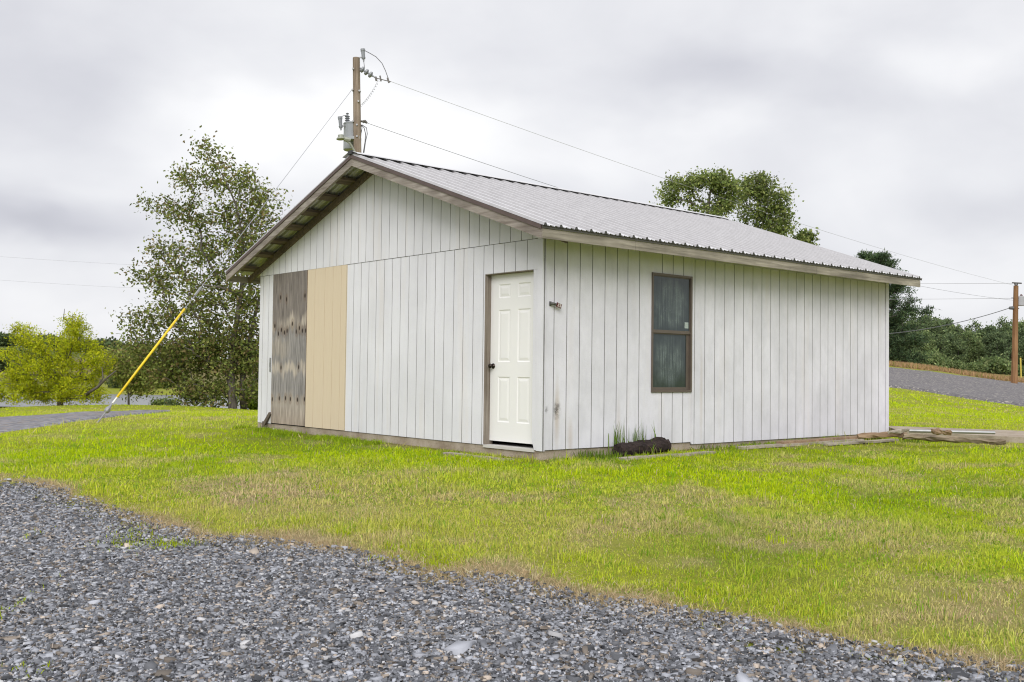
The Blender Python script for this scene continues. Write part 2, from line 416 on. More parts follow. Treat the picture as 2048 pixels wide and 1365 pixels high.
def in_quad_strip(x, y, A, B):
    poly = np.concatenate([A[:, :2], B[::-1, :2]]); c = np.zeros(len(x), bool); q = np.roll(poly, 1, 0)
    for (x0, y0), (x1, y1) in zip(q, poly):
        if y0 == y1: continue
        c ^= ((y0 > y) != (y1 > y)) & (x < (x1-x0)*(y-y0)/(y1-y0)+x0)
    return c
def shed_uv(x, y):
    dx = x-SC[0]; dy = y-SC[1]; return dx*E2[0]+dy*E2[1], dx*E1[0]+dy*E1[1]
def in_shed(x, y, g=0.0):
    t, s = shed_uv(x, y); return (t > -g) & (t < L+g) & (s > -g) & (s < W+g)
def patch(x, y, px, py, rx, ry, d0=3.0):
    g = ground(px, py, d0); d = g[1]
    rxm = rx/F_PX*d; rym = ry/F_PX*d*d/max(.5, (CAM_H-g[2]))
    return np.exp(-((x-g[0])/rxm)**2-((y-g[1])/rym)**2)
C_BRIGHT = np.array([.52, .65, .006]); C_OLIVE = np.array([.58, .60, .075]); C_TAN = np.array([.68, .52, .32]); C_DEEP = np.array([.16, .29, .016]); C_DIRT = np.array([.36, .26, .16])
TANS = [(600, 985, 170, 40, .75), (480, 965, 70, 20, .5), (1620, 1052, 160, 22, .6), (1950, 1215, 200, 60, .75), (820, 950, 60, 10, .5), (1010, 955, 60, 10, .4), (1080, 1050, 300, 50, .25), (1850, 1080, 120, 25, .4),
        (70, 873, 40, 6, .6), (225, 840, 50, 5, .5), (860, 985, 120, 14, .3), (1560, 925, 60, 8, .3), (1660, 925, 30, 5, .5), (350, 850, 160, 6, .35), (1300, 985, 100, 12, .3), (730, 1030, 90, 20, .4), (450, 835, 60, 4, .5)]
DEEPS = [(1500, 1110, 180, 50, .55), (1750, 1000, 90, 22, .45), (380, 935, 60, 18, .35), (700, 872, 170, 14, .7), (1210, 915, 60, 12, .7), (930, 900, 60, 10, .5), (1450, 1040, 50, 15, .5), (1550, 900, 160, 10, .3), (40, 930, 50, 15, .3), (1980, 980, 120, 30, .35), (560, 868, 60, 10, .6)]
OLIVES = [(1000, 1060, 700, 80, .75), (1600, 1180, 450, 70, .65), (400, 1010, 260, 40, .7), (100, 940, 120, 15, .5), (150, 820, 200, 8, .8)]
def colfield(x, y):
    """the turf's own colour: fresh, olive and dry patches"""
    n1 = fbm(x*.55, y*.55, 21, 4); n2 = fbm(x*1.7, y*1.7, 33, 3)
    def lerp(c, k, t): return c*(1-k[:, None])+t*k[:, None]
    c = np.tile(C_BRIGHT, (len(x), 1))
    c = lerp(c, np.clip((n1-.47)*2.4, 0, .55), C_OLIVE)
    for p in OLIVES: c = lerp(c, np.clip(patch(x, y, *p[:4])*p[4], 0, 1), C_OLIVE)
    near = y < 60
    for p in DEEPS: c = lerp(c, np.clip(patch(x, y, *p[:4])*p[4]*(.5+n2), 0, 1), C_DEEP)
    for p in TANS: c = lerp(c, np.clip(patch(x, y, *p[:4])*p[4]*(.35+1.3*n2), 0, 1), C_TAN)
    c = lerp(c, np.clip((n2-.57)*4, 0, .45), C_TAN)
    de = y-edge_y(x)
    ew = .04+1.25*np.clip(fbm(x*1.4, x*0+5, 171, 3)-.25, 0, 1)**1.3+.12*fbm(x*5, y*5, 172, 2); c = lerp(c, np.clip(1.5-1.5*np.abs(de)/ew, 0, .92)*(x > EDGE[0, 0]-3), np.array([.66, .52, .34]))
    t, s = shed_uv(x, y)
    dw = np.maximum(np.maximum(-t, t-L), np.maximum(-s, s-W))
    c = lerp(c, np.clip(1-dw/.32, 0, 1)*.7*(dw > -1), C_DIRT)
    far = np.clip((y-70)/60, 0, 1)
    farc = np.array([.20, .20, .07])*(1-np.clip(fbm(x*.03, y*.03, 8, 3)*1.6-.5, 0, 1))[:, None]+np.array([.38, .28, .14])*np.clip(fbm(x*.03, y*.03, 8, 3)*1.6-.5, 0, 1)[:, None]
    lf = far*(x < 10)
    c = c*(1-lf[:, None])+farc*lf[:, None]
    hill = np.clip((y-240)/30, 0, 1)*(x < 0); c = lerp(c, hill, np.array([.16, .22, .05]))
    rt = np.clip((y-70)/10, 0, 1)*(x >= 10); c = lerp(c, rt*.8, np.array([.36, .25, .12]))
    return c

# ---- ground sheet
def axis(n, lo, hi, k):
    a = np.sinh(np.linspace(-1, 1, n)*k)/math.sinh(k); return np.where(a < 0, -a*lo, a*hi)
gx = axis(330, -1600, 1600, 8.2); gy = axis(340, -60, 2200, 7.6)
gy = np.unique(np.concatenate([np.linspace(-60, -1, 16), np.exp(np.linspace(math.log(2.0), math.log(2400), 420))-1.0]))
GX, GY = np.meshgrid(gx, gy)
GZ = tz(GX.ravel(), GY.ravel())
gv = np.stack([GX.ravel(), GY.ravel(), GZ], 1)
dr = in_drive(gv[:, 0], gv[:, 1]); gv[dr, 2] -= .05*np.clip((edge_y(gv[dr, 0])-gv[dr, 1]-.45)/.2, 0, 1)
ins = in_shed(gv[:, 0], gv[:, 1], -.3); gv[ins, 2] = np.minimum(gv[ins, 2], -.12)
nx_, ny_ = len(gx), len(gy)
ii = (np.arange(ny_-1)[:, None]*nx_+np.arange(nx_-1)[None]).ravel()
gf = np.stack([ii, ii+1, ii+1+nx_, ii+nx_], 1)
gc = colfield(gv[:, 0], gv[:, 1])*.50
g_o = np_mesh('ground', gv, gf, M['ground'], gc, smooth=True)
tag(g_o, 'green and dry turf sloping from the shed to the gravel drive', 'ground', kind='structure')

# ---- gravel drive in front (one sheet, its far edge ragged)
xs = np.arange(-16, 9.5, .06); ey = edge_y(xs)-.10-.35*fbm(xs*3, xs*0+9, 12, 3)
vv = np.concatenate([np.linspace(0, 1, 30)**1.0*.25, .25+.75*np.linspace(.03, 1, 50)])
DX = np.repeat(xs[:, None], len(vv), 1); DY = ey[:, None]*(1-vv[None])+(-14)*vv[None]
DZ = tz(DX.ravel(), DY.ravel())+.012-.035*np.exp(-((ey[:, None]-DY)/.05)**2).ravel()
dv = np.stack([DX.ravel(), DY.ravel(), DZ], 1); a_, b_ = DX.shape
ii = (np.arange(a_-1)[:, None]*b_+np.arange(b_-1)[None]).ravel()
drive = np_mesh('gravel_drive', dv, np.stack([ii, ii+b_, ii+b_+1, ii+1], 1), M['gravel'], smooth=True)
tag(drive, 'grey crushed slate drive across the foreground', 'drive', kind='structure')

def strip(name, A, B, mat, nx=120, ny=24, lift=.03, jig=.25):
    k = np.linspace(0, len(A)-1, nx); i_ = np.arange(len(A))
    x = np.interp(k, i_, A[:, 0]); xb = np.interp(k, i_, B[:, 0])
    ya = np.interp(k, i_, A[:, 1])+(fbm(k*2.2, k*0, 9, 3)-.5)*jig; yb = np.interp(k, i_, B[:, 1])+(fbm(k*2.2, k*0+7, 9, 3)-.5)*jig
    v = np.linspace(0, 1, ny)
    X = x[:, None]*(1-v)+xb[:, None]*v; Y = ya[:, None]*(1-v)+yb[:, None]*v
    Z = tz(X.ravel(), Y.ravel())+lift-(lift*2)*np.repeat((np.abs(v*2-1) > .99)[None], nx, 0).ravel()
    ii = (np.arange(nx-1)[:, None]*ny+np.arange(ny-1)[None]).ravel()
    return np_mesh(name, np.stack([X.ravel(), Y.ravel(), Z], 1), np.stack([ii, ii+ny, ii+ny+1, ii+1], 1), mat, smooth=True)
tag(strip('gravel_track', TR_near, TR_far, M['gravel_far'], lift=.04, jig=.7), 'gravel track curving past the willow bush towards the pond', 'track', kind='structure')
tag(strip('gravel_road', RD_near, RD_far, M['gravel_road'], 160, 40, .10, 1.4), 'wide grey gravel road climbing the slope behind the shed', 'road', kind='structure')
wv = np.array([[-75, 54, -1.30], [12, 54, -1.30], [12, 93, -1.30], [-75, 93, -1.30]], float)
tag(np_mesh('pond', wv, np.array([[0, 1, 2, 3]]), M['water']), 'still pale pond beyond the trees', 'pond', kind='structure')

# ------------------------------------------------------------------ grass and gravel stones
def polar(n, y0, y1, u0=-.78, u1=.78):
    y = np.sqrt(RNG.uniform(y0*y0, y1*y1, n)); return RNG.uniform(u0, u1, n)*y, y
def free(x, y):
    k = ~in_shed(x, y, .03)
    k &= ~in_quad_strip(x, y, TR_near, TR_far) & ~in_quad_strip(x, y, RD_near, RD_far)
    return k
def blades(x, y, h, w, c, segs=2, lean=.85):
    n = len(x); z = tz(x, y)-.006
    a = RNG.uniform(0, 2*np.pi, n); la = RNG.uniform(0, 2*np.pi, n); ln = np.abs(RNG.normal(0, lean, n))
    bx, by = np.cos(a)*w/2, np.sin(a)*w/2; dx, dy = np.cos(la)*ln*h, np.sin(la)*ln*h
    P = np.stack([x, y, z], 1); B = np.stack([bx, by, bx*0], 1)
    if segs == 1:
        T = P+np.stack([dx, dy, h*np.clip(1-ln*.35, .3, 1)], 1)
        v = np.stack([P-B, P+B, T], 1).reshape(-1, 3); f = np.arange(n*3).reshape(-1, 3); return v, f, np.repeat(c, 3, 0)
    Q = P+np.stack([dx*.35, dy*.35, h*.6], 1); T = P+np.stack([dx, dy, h*np.clip(1-ln*.45, .25, 1)], 1)
    v = np.stack([P-B, P+B, Q-B*.75, Q+B*.75, T], 1).reshape(-1, 3)
    o = np.arange(n)[:, None]*5
    f = np.concatenate([o+np.array([[0, 1, 3]]), o+np.array([[0, 3, 2]]), o+np.array([[2, 3, 4]])], 1).reshape(-1, 3)
    return v, f, np.repeat(c, 5, 0)
GV, GF, GC = [], [], []; _o = 0
def gadd(v, f, c):
    global _o
    GV.append(v); GF.append(f+_o); GC.append(c); _o += len(v)
def field(n, y0, y1, hh, ww, segs, u0=-.78, u1=.78):
    x, y = polar(n, y0, y1, u0, u1)
    de = y-edge_y(x)
    dens = np.clip((de-.05)/.55, 0.04, 1)*np.where(de > .0, 1, .0)+np.where((de <= 0) & (de > -.25), .05, 0)
    c = colfield(x, y)
    dry = np.clip((c[:, 0]-c[:, 1]+.06)/.2, 0, 1)
    tt, ss = shed_uv(x, y); dw = np.maximum(np.maximum(-tt, tt-L), np.maximum(-ss, ss-W)); dens = dens*np.clip(dw/.3, .12, 1)
    dens = dens*(1-.45*dry)*(.25+1.1*np.clip((fbm(x*4, y*4, 77, 3)-.5)*2+.5, 0, 1))
    k = free(x, y) & (RNG.uniform(0, 1, n) < dens)
    x, y, c, de = x[k], y[k], c[k], de[k]; k0 = k
    n = len(x)
    tuft = np.clip((.5*fbm(x*1.3, y*1.3, 55, 3)+.5*fbm(x*5.5, y*5.5, 56, 2)-.5)*2.6+.5, 0, 1.2)
    h = hh*RNG.lognormal(0, .35, n)*(.45+1.15*tuft)*np.where((x < -3) & (y > 30), .45, 1)
    vj = .34 if y0 < 12 else .2; j = RNG.uniform(1-vj, 1+vj*.85, (n, 1)); c = c*j
    dead = RNG.uniform(0, 1, n) < .06+.12*np.clip(dry, 0, 1)[k0]; c[dead] = C_TAN*RNG.uniform(.6, 1.2, (dead.sum(), 1))
    deep = RNG.uniform(0, 1, n) < (.16 if y0 < 12 else .08); c[deep] = C_DEEP*RNG.uniform(.8, 1.6, (deep.sum(), 1))
    v, f, cc = blades(x, y, h, ww*RNG.uniform(.7, 1.4, n), c, segs); gadd(v, f, np.clip(cc, 0, .75))
field(330000, 4.2, 8.5, .030, .0040, 2)
field(260000, 8.5, 13, .036, .0062, 2)
field(220000, 13, 30, .040, .015, 1)
field(110000, 30, 62, .05, .05, 1)
# dead thatch lying among the living blades
n = 130000; x, y = polar(n, 4.4, 13); c = colfield(x, y); dry = np.clip((c[:, 0]-c[:, 1]+.06)/.2, .03, 1); k = (RNG.uniform(0, 1, n) < dry*.9) & (y > edge_y(x)-.1) & free(x, y); x, y = x[k], y[k]; n = len(x)
c = np.where(RNG.uniform(0, 1, (n, 1)) < .5, C_TAN, np.array([.50, .40, .22]))*RNG.uniform(.6, 1.25, (n, 1)); v, f, cc = blades(x, y, RNG.uniform(.016, .045, n), RNG.uniform(.0025, .005, n), np.clip(c, 0, .7), 2, 1.7); v[:, 2] += .006; gadd(v, f, cc)
# low broad-leaved weeds and clover in patches
n = 70000; x, y = polar(n, 4.6, 14); pk = fbm(x*.9, y*.9, 101, 3); k = (pk > .53) & (y > edge_y(x)+.25) & free(x, y) & (RNG.uniform(0, 1, n) < .8); x, y = x[k], y[k]; n = len(x)
c = np.array([.26, .42, .02])*RNG.uniform(.55, 1.25, (n, 1)); v, f, cc = blades(x, y, RNG.uniform(.014, .034, n), RNG.uniform(.009, .018, n), c, 2, 1.1); gadd(v, f, cc)
# longer untrimmed grass in places along the wall foot
n = 5200; ss = RNG.uniform(3.0, W+.2, n); tt = -np.abs(RNG.normal(.26, .10, n)); k = fbm(ss*1.6, tt*0, 131, 3) > .42; ss, tt = ss[k], tt[k]
n2_ = 3000; t2_ = RNG.uniform(.5, L, n2_); s2_ = -np.abs(RNG.normal(.16, .08, n2_)); k = fbm(t2_*1.4, t2_*0, 141, 3) > .46; t2_, s2_ = t2_[k], s2_[k]
tt = np.concatenate([tt, t2_]); ss = np.concatenate([ss, s2_]); n = len(tt); x = SC[0]+tt*E2[0]+ss*E1[0]; y = SC[1]+tt*E2[1]+ss*E1[1]
c = np.array([.30, .42, .02])*RNG.uniform(.5, 1.4, (n, 1)); v, f, cc = blades(x, y, RNG.uniform(.03, .09, n), RNG.uniform(.005, .009, n), c, 2, .7); gadd(v, f, cc)
# a few taller clumps on the lawn
for k in range(700):
    x, y = polar(1, 5.2, 16, -.62, .62)
    if (y-edge_y(x))[0] < .3 or not free(x, y)[0]: continue
    m_ = RNG.integers(8, 26); xx = x+RNG.normal(0, .05, m_); yy = y+RNG.normal(0, .05, m_)
    base_c = (C_BRIGHT*.75 if RNG.uniform() < .7 else C_DEEP*1.3)*RNG.uniform(.8, 1.15)
    v, f, c = blades(xx, yy, RNG.uniform(.035, .085, m_), RNG.uniform(.004, .007, m_), np.tile(base_c, (m_, 1))*RNG.uniform(.8, 1.2, (m_, 1)), 2, .5); gadd(v, f, c)
# straw lying along the drive edge and small green island in the gravel
n = 16000; x = RNG.uniform(-6.5, 4.5, n); x = x[RNG.uniform(0, 1, n) < np.clip((fbm(x*1.4, x*0+5, 171, 3)-.22)*2.2, .1, 1)]; n = len(x); y = edge_y(x)+RNG.normal(.10, .17, n)*(.5+1.2*fbm(x*1.5, x*0, 181, 2))
c = np.where(RNG.uniform(0, 1, (n, 1)) < .5, np.array([.64, .50, .32]), np.array([.52, .38, .22]))*RNG.uniform(.55, 1.35, (n, 1)); v, f, cc = blades(x, y, RNG.uniform(.02, .07, n), RNG.uniform(.0025, .005, n), np.clip(c, 0, .7), 2, 1.9); gadd(v, f, cc)
for (px, py, rx, ry, q) in ((250, 1082, 30, 10, 260), (300, 1092, 50, 7, 420), (345, 1096, 30, 5, 300), (260, 1065, 40, 8, 120), (0, 1235, 14, 25, 130), (880, 1132, 26, 5, 200), (800, 1120, 40, 5, 160), (40, 1350, 40, 14, 60), (75, 1070, 14, 6, 30)):
    g = ground(px, py); d = g[1]; x = g[0]+RNG.normal(0, rx/F_PX*d*.8, q); y = g[1]+RNG.normal(0, ry/F_PX*d*d/1.25*.9, q)
    c = (C_BRIGHT*.75)*RNG.uniform(.6, 1.2, (q, 1)); q = q//2; x, y, c = x[:q], y[:q], c[:q]; v, f, cc = blades(x, y, RNG.uniform(.015, .055, q), RNG.uniform(.004, .007, q), c, 2, 1.1); v[:, 2] += .012; gadd(v, f, cc)
grass = np_mesh('grass', np.concatenate(GV), np.concatenate(GF), M['blade'], np.concatenate(GC))
tag(grass, 'short yellow-green lawn grass with dry olive and tan patches', 'grass', kind='stuff')
# tall dry grass above the far road
GV, GF, GC = [], [], []; _o = 0
def y_d(x): return np.interp(x, RD_far[:, 0], RD_far[:, 1])
n = 90000; x = RNG.uniform(22, 66, n); y = np.interp(x, RD_far[:, 0], RD_far[:, 1])+.4+np.clip((x/y_d(x)-.36)*70, 0, 9)+RNG.uniform(0, 14, n)
k = x/y < .75; x, y = x[k], y[k]; n = len(x)
c = np.array([.46, .30, .16])*RNG.uniform(.6, 1.3, (n, 1)); gr = RNG.uniform(0, 1, n) < .15; c[gr] = np.array([.20, .22, .04])
v, f, cc = blades(x, y, RNG.uniform(.12, .50, n), RNG.uniform(.05, .10, n), c, 1, .9); gadd(v, f, cc)
tag(np_mesh('dry_grass', np.concatenate(GV), np.concatenate(GF), M['blade'], np.concatenate(GC)), 'tall rust-tan dry grass along the far side of the gravel road', 'grass', kind='stuff')

def chips(n, y0, y1, size, u0=-.62, u1=.62, prob=None):
    x, y = polar(n, y0, y1, u0, u1); de = y-edge_y(x)
    keep = np.clip(.62-(de+.12)*1.9, 0.0, 1)*(.35+1.3*fbm(x*3, y*3, 66, 3)); keep = np.where(de < -.5, 1.0, keep)
    keep = np.where(de > .15, keep*.25, keep)
    k = RNG.uniform(0, 1, n) < keep; x, y = x[k], y[k]; n = len(x)
    s = size*RNG.lognormal(0, .38, n)*(.8+.5*fbm(x*.7, y*.7, 91, 2)); th = s*RNG.uniform(.10, .30, n)
    ang = np.sort(RNG.uniform(0, 2*np.pi, (n, 5)), 1)*.35+np.linspace(0, 2*np.pi, 6)[None, :5]*.9+RNG.uniform(0, 6.28, (n, 1))
    r = RNG.uniform(.65, 1.1, (n, 5)); asp = RNG.uniform(.45, .95, (n, 1))
    lx = r*np.cos(ang)*s[:, None]; ly = r*np.sin(ang)*asp*s[:, None]
    rot = RNG.uniform(0, 6.28, n); cx, sx = np.cos(rot)[:, None], np.sin(rot)[:, None]
    lx, ly = lx*cx-ly*sx, lx*sx+ly*cx
    tx, ty = RNG.normal(0, .20, n)[:, None], RNG.normal(0, .20, n)[:, None]
    bz = tz(x, y)[:, None]+.010+RNG.uniform(.0, .009, n)[:, None]
    top = np.stack([x[:, None]+lx*.9, y[:, None]+ly*.9, bz+th[:, None]+lx*tx+ly*ty], 2)
    bot = np.stack([x[:, None]+lx, y[:, None]+ly, bz-.004+lx*tx+ly*ty], 2)
    v = np.concatenate([top, bot], 1).reshape(-1, 3); o = (np.arange(n)*10)[:, None, None]
    t = [[0, 1, 2], [0, 2, 3], [0, 3, 4]]+[[i, i+5, (i+1) % 5] for i in range(5)]+[[(i+1) % 5, i+5, (i+1) % 5+5] for i in range(5)]
    f = (o+np.array(t)[None]).reshape(-1, 3)
    g = RNG.beta(1.3, 2.9, n)*.52+.025
    c = np.stack([g*.97, g*1.0, g*1.09], 1); p = RNG.uniform(0, 1, n)
    c[p < .16] = np.stack([g*1.25, g*1.06, g*.88], 1)[p < .16]; pl = p > .95; c[pl] = np.array([.44, .435, .44])*RNG.uniform(.7, 1.2, (pl.sum(), 1))
    return v, f, np.repeat(c, 10, 0)
CV, CF, CC = [], [], []; o_ = 0
for a in ((11000, 3.3, 5.0, .0165), (44000, 3.3, 5.4, .0095), (66000, 4.8, 6.8, .0102), (95000, 6.4, 9.4, .0105), (22000, 9, 14, .018), (50000, 3.6, 8, .0065)):
    v, f, c = chips(*a); CV.append(v); CF.append(f+o_); CC.append(c); o_ += len(v)
m_chip = m_attr('slate_chip', .62)
tag(np_mesh('gravel_stones', np.concatenate(CV), np.concatenate(CF), m_chip, np.concatenate(CC)), 'loose blue-grey slate chips with tan bits covering the drive', 'gravel', kind='stuff')

# ------------------------------------------------------------------ the shed
shed = thing('shed', 'white board-sided shed with metal gable roof and boarded opening', 'shed', SC, rotz=math.atan2(E2[1], E2[0]))
RS, RZ, SL = 3.51, 3.93, .3505           # ridge position, ridge top height, slope
OVG, OVS = .44, .44                       # overhang at the gables, at the eaves
def roofz(s): return RZ-SL*abs(s-RS)
def siding(mb, ax, u0, u1, z0, zt, grooves, face, depth=.010, gw=.009, thick=.0):
    """boards with cut grooves. ax 'g': gable (u = y, face plane x); ax 's': side wall (u = x, plane y)"""
    prof = [(u0, 0, 0)]
    for g in sorted(grooves):
        if g-gw/2 <= u0+.01 or g+gw/2 >= u1-.01: continue
        prof += [(g-gw/2, 0, 1), (g-gw/2, depth, 1), (g+gw/2, depth, 1), (g+gw/2, 0, 0)]
    if ax == 'g' and zt is not None and callable(zt):
        ext = [RS] if u0 < RS < u1 else []
        for e in ext: prof.append((e, 0, 0))
        prof.sort(key=lambda p: p[0])
    prof.append((u1, 0, 0))
    top = zt if callable(zt) else (lambda u: zt)
    P = (lambda u, d, z: (face+d, u, z)) if ax == 'g' else (lambda u, d, z: (u, face+d, z))
    for (a, da, ga), (b, db, gb) in zip(prof[:-1], prof[1:]):
        deep = da > 0 or db > 0
        mb.add([P(a, da, z0), P(b, db, z0), P(b, db, top(b)), P(a, da, top(a))], [(0, 1, 2, 3)], 1 if deep else 0)
    # lower lip, so the sheet has a thickness
    mb.add([P(u0, 0, z0), P(u1, 0, z0), P(u1, .02, z0), P(u0, .02, z0)], [(0, 1, 2, 3)], 1)
def grid(a, b, step): return [a+step*i for i in range(int((b-a)/step)+1)]
PG = [M['paint'], M['grime']]; PS = [M['paint_side'], M['grime']]
# gable, lower sheets
g = MB()
siding(g, 'g', 1.045, 4.272, 0, 2.445, grid(1.074, 4.2, .2005), -.016)
siding(g, 'g', .075, 1.045, 2.092, 2.445, [.269, .476, .679, .887], -.016)
g.box((-.021, 1.045, 0.004), (-.015, 1.058, 2.09))
g.build('gable_wall', PG, shed)
g = MB(); siding(g, 'g', 6.565, W, 0, 2.445, [6.72, 6.922], -.016); g.build('gable_wall', PG, shed)
g = MB(); siding(g, 'g', 0.0, W, 2.450, lambda s: roofz(s)-.10, grid(.166, W, .1998), -.023); g.build('gable_siding', PG, shed)
g = MB()   # narrow strip of siding tucked under the rake near the corner
g.hexa([(-.030, .075, 2.497), (-.024, .075, 2.497), (-.024, .80, 2.787), (-.030, .80, 2.787), (-.030, .075, 2.62), (-.024, .075, 2.62), (-.024, .80, 2.87), (-.030, .80, 2.87)])
g.build('frieze_strip', M['paint'], shed)
g = MB(); g.box((-.024, -.016, -.01), (-.004, .072, 2.6)); g.box((-.018, .074, .10), (-.004, .150, 2.090))
g.hexa([(-.018, .074, -.005), (-.004, .074, -.005), (-.004, .108, -.005), (-.018, .108, -.005), (-.018, .074, .10), (-.004, .074, .10), (-.004, .150, .10), (-.018, .150, .10)])
g.build('corner_trim', M['paint'], shed)
# side wall
g = MB()
siding(g, 's', .022, 1.852, 0, 2.44, [.159, .365, .576, .786, 1.003, 1.216, 1.409, 1.625, 1.838], -.016, gw=.0105)
siding(g, 's', 1.852, 2.648, 0.0, .655, [2.06, 2.27, 2.48], -.016, gw=.0105)
siding(g, 's', 1.852, 2.648, 2.187, 2.60, [2.06, 2.27, 2.48], -.016, gw=.0105)
siding(g, 's', 2.660, L, -.03, 2.418, grid(2.712, L, .2135), -.018, gw=.0105)
g.box((.0, -.010, 2.44), (1.852, .0, 2.64)); g.box((2.648, -.010, 2.40), (L, .0, 2.64)); g.box((2.650, -.022, -.02), (2.659, -.004, 2.6))
g.build('side_wall', PS, shed)
g = MB(); g.box((L-.07, -.030, -.03), (L+.022, -.0185, 2.5)); g.build('corner_trim', M['paint_side'], shed); g = MB(); g.box((.0, -.021, -.012), (.010, -.016, 2.52), 1); g.box((.010, -.027, -.012), (.021, -.0165, 2.52)); g.build('corner_trim', PS, shed)
g = MB(); siding(g, 's', 0, L, 0, 2.55, grid(.2, L, .2), W+.006, -.01); g.build('rear_wall', PG, shed)
g = MB(); siding(g, 'g', 0, W, 0, lambda s: roofz(s)-.1, grid(.2, W, .2), L+.006, -.01); g.build('end_wall', PG, shed)
g = MB(); g.box((.02, 1.9, -.05), (.06, W-.02, 2.44)); g.box((.02, .02, -.05), (L-.03, .06, .62)); g.box((1.2, 1.0, .0), (1.24, 6, 2.4)); g.box((1.0, 1.2, .0), (5, 1.24, 2.4)); g.build('inner_wall', M['dark'], shed)
g = MB(); g.box((-.004, .003, -.55), (.22, W+.02, -.006)); g.box((.22, .003, -.55), (2.655, .22, -.006)); g.box((2.655, .003, -.55), (L+.0, .22, -.034)); g.box((.22, W-.22, -.55), (L, W+.02, -.02)); g.box((L-.22, .22, -.55), (L, W-.22, -.02))
g.box((.22, .22, -.5), (L-.22, W-.22, -.03)); g.build('foundation', M['concrete'], shed)
g = MB(); g.box((-.025, .112, -.03), (.35, 1.04, .003)); g.build('door_sill', m_plain('sill_concrete', (.55, .53, .5), .8, 0, .1), shed)
# boarded opening
def plywood():
    nu, nv = 170, 300; y0, y1, z0, z1 = 5.440, 6.563, .012, 2.447
    U, V = np.meshgrid(np.linspace(y0, y1, nu), np.linspace(z0, z1, nv)); u, z = U.ravel(), V.ravel()
    g1 = np.clip((fbm(u*75, z*5, 5, 5)-.5)*1.6+.5, 0, 1); g2 = fbm(u*9, z*1.1, 6, 3); wob = (fbm(u*14, z*1.6, 8, 5)-.5)*.40
    c = np.array([.20, .175, .16])*(.6+.8*g1)[:, None]
    gray = np.array([.27, .255, .25])*(.6+.8*g1)[:, None]
    def band(a, b, soft=.05): return np.clip((z+wob-a)/soft, 0, 1)*np.clip((b-z-wob)/soft, 0, 1)
    def mixc(c, k, d): return c*(1-k[:, None])+d*k[:, None]
    c = mixc(c, band(.40, 1.52)*.8, gray)
    pale = np.array([.47, .41, .35])*(.65+.6*g1)[:, None]
    c = mixc(c, band(1.50, 1.74, .09)*np.clip(g2*2-.3, 0, 1), pale); c = mixc(c, band(.77, 1.02, .08)*np.clip(g2*2.2-.4, 0, 1), pale)
    c = mixc(c, band(1.05, 1.42, .1)*np.clip((u-5.9)/.3, 0, 1)*.6, pale*.85); c = mixc(c, band(-.2, .50, .12)*np.clip(g2*1.8-.2, 0, .8), pale*.95)
    c = mixc(c, np.clip((.30-z)/.3, 0, 1)*.4, np.array([.33, .24, .17])*(.6+.8*g1)[:, None])
    kn = [(6.48, 1.60), (5.89, 1.62), (6.25, 1.53), (6.06, 1.51), (6.35, 1.47), (6.15, 1.485), (5.66, 1.545), (5.76, 1.49), (5.56, 1.50), (6.24, .92), (5.66, .93), (6.52, .40), (6.28, .42), (6.07, .43), (5.91, .42), (5.68, .415), (5.46, .43), (6.3, 2.06), (6.1, 2.02), (5.5, 2.05), (5.46, 1.50)]
    for (a, b) in kn:
        r = ((u-a)/.024)**2+((z-b)/.042)**2; c = mixc(c, np.clip(1.35-r, 0, 1), np.array([.035, .025, .02])); ring = np.exp(-(np.sqrt(r)-1.6)**2*3); c = mixc(c, ring*.35, np.array([.16, .10, .06]))
    x = np.full_like(u, -.024); fv = np.stack([x, u, z], 1)
    ii = (np.arange(nv-1)[:, None]*nu+np.arange(nu-1)[None]).ravel(); fq = np.stack([ii, ii+1, ii+1+nu, ii+nu], 1)
    bo = len(fv); bx = np.array([(-.024, y0, z0), (-.024, y1, z0), (-.024, y1, z1), (-.024, y0, z1), (-.004, y0, z0), (-.004, y1, z0), (-.004, y1, z1), (-.004, y0, z1)])
    bf = np.array([[0, 1, 5, 4], [1, 2, 6, 5], [2, 3, 7, 6], [3, 0, 4, 7]])+bo
    cc = np.concatenate([np.clip(c, 0, .7), np.tile([[.10, .06, .035]], (8, 1))])
    return np_mesh('plywood_panel', np.concatenate([fv, bx]), np.concatenate([fq, bf]), M['ply'], cc, shed)
tag(plywood(), 'weathered grey plywood panel with rows of dark knots')
g = MB(); siding(g, 'g', 4.277, 5.432, .004, 2.452, [4.43, 4.66, 4.9, 5.2], -.020, .004, .006)
g.box((-.018, 4.262, .0), (-.004, 4.277, 2.45), 1)
tag(g.build('painted_panel', [M['tan'], m_plain('tan_groove', (.55, .44, .30), .8), ], shed), 'plain tan siding panel beside the plywood')
# roof: two ribbed sheets, ridge cap, edges
RIBS = []
def ribbed(sign):
    mb = MB(); RIBS.clear(); t0, t1 = -OVG-.012, L+OVG-.16; pitch = .2365; ts = [t0]
    prof = [(t0, 0)]; t = t0+.03
    while t < t1-.05:
        RIBS.append(t)
        prof += [(t-.028, 0), (t-.013, .032), (t+.013, .032), (t+.028, 0)]
        for q in (.33, .66): prof += [(t+pitch*q-.016, 0), (t+pitch*q-.008, .010), (t+pitch*q+.008, .010), (t+pitch*q+.016, 0)]
        t += pitch
    prof = [p for p in prof if p[0] < t1]+[(t1, 0)]
    s0, s1 = RS, (RS-sign*(RS+OVS+.045) if sign > 0 else RS+(RS+OVS+.0))
    if sign < 0: s1 = W+.405+.045
    ns = 6; vs, fs = [], []
    for k in range(ns+1):
        s = s0+(s1-s0)*k/ns
        for (t, h) in prof: vs.append((t, s, roofz(s)-.03+h))
    n = len(prof)
    for k in range(ns):
        for i in range(n-1): fs.append((k*n+i, k*n+i+1, (k+1)*n+i+1, (k+1)*n+i))
    mb.add(vs, fs); return mb
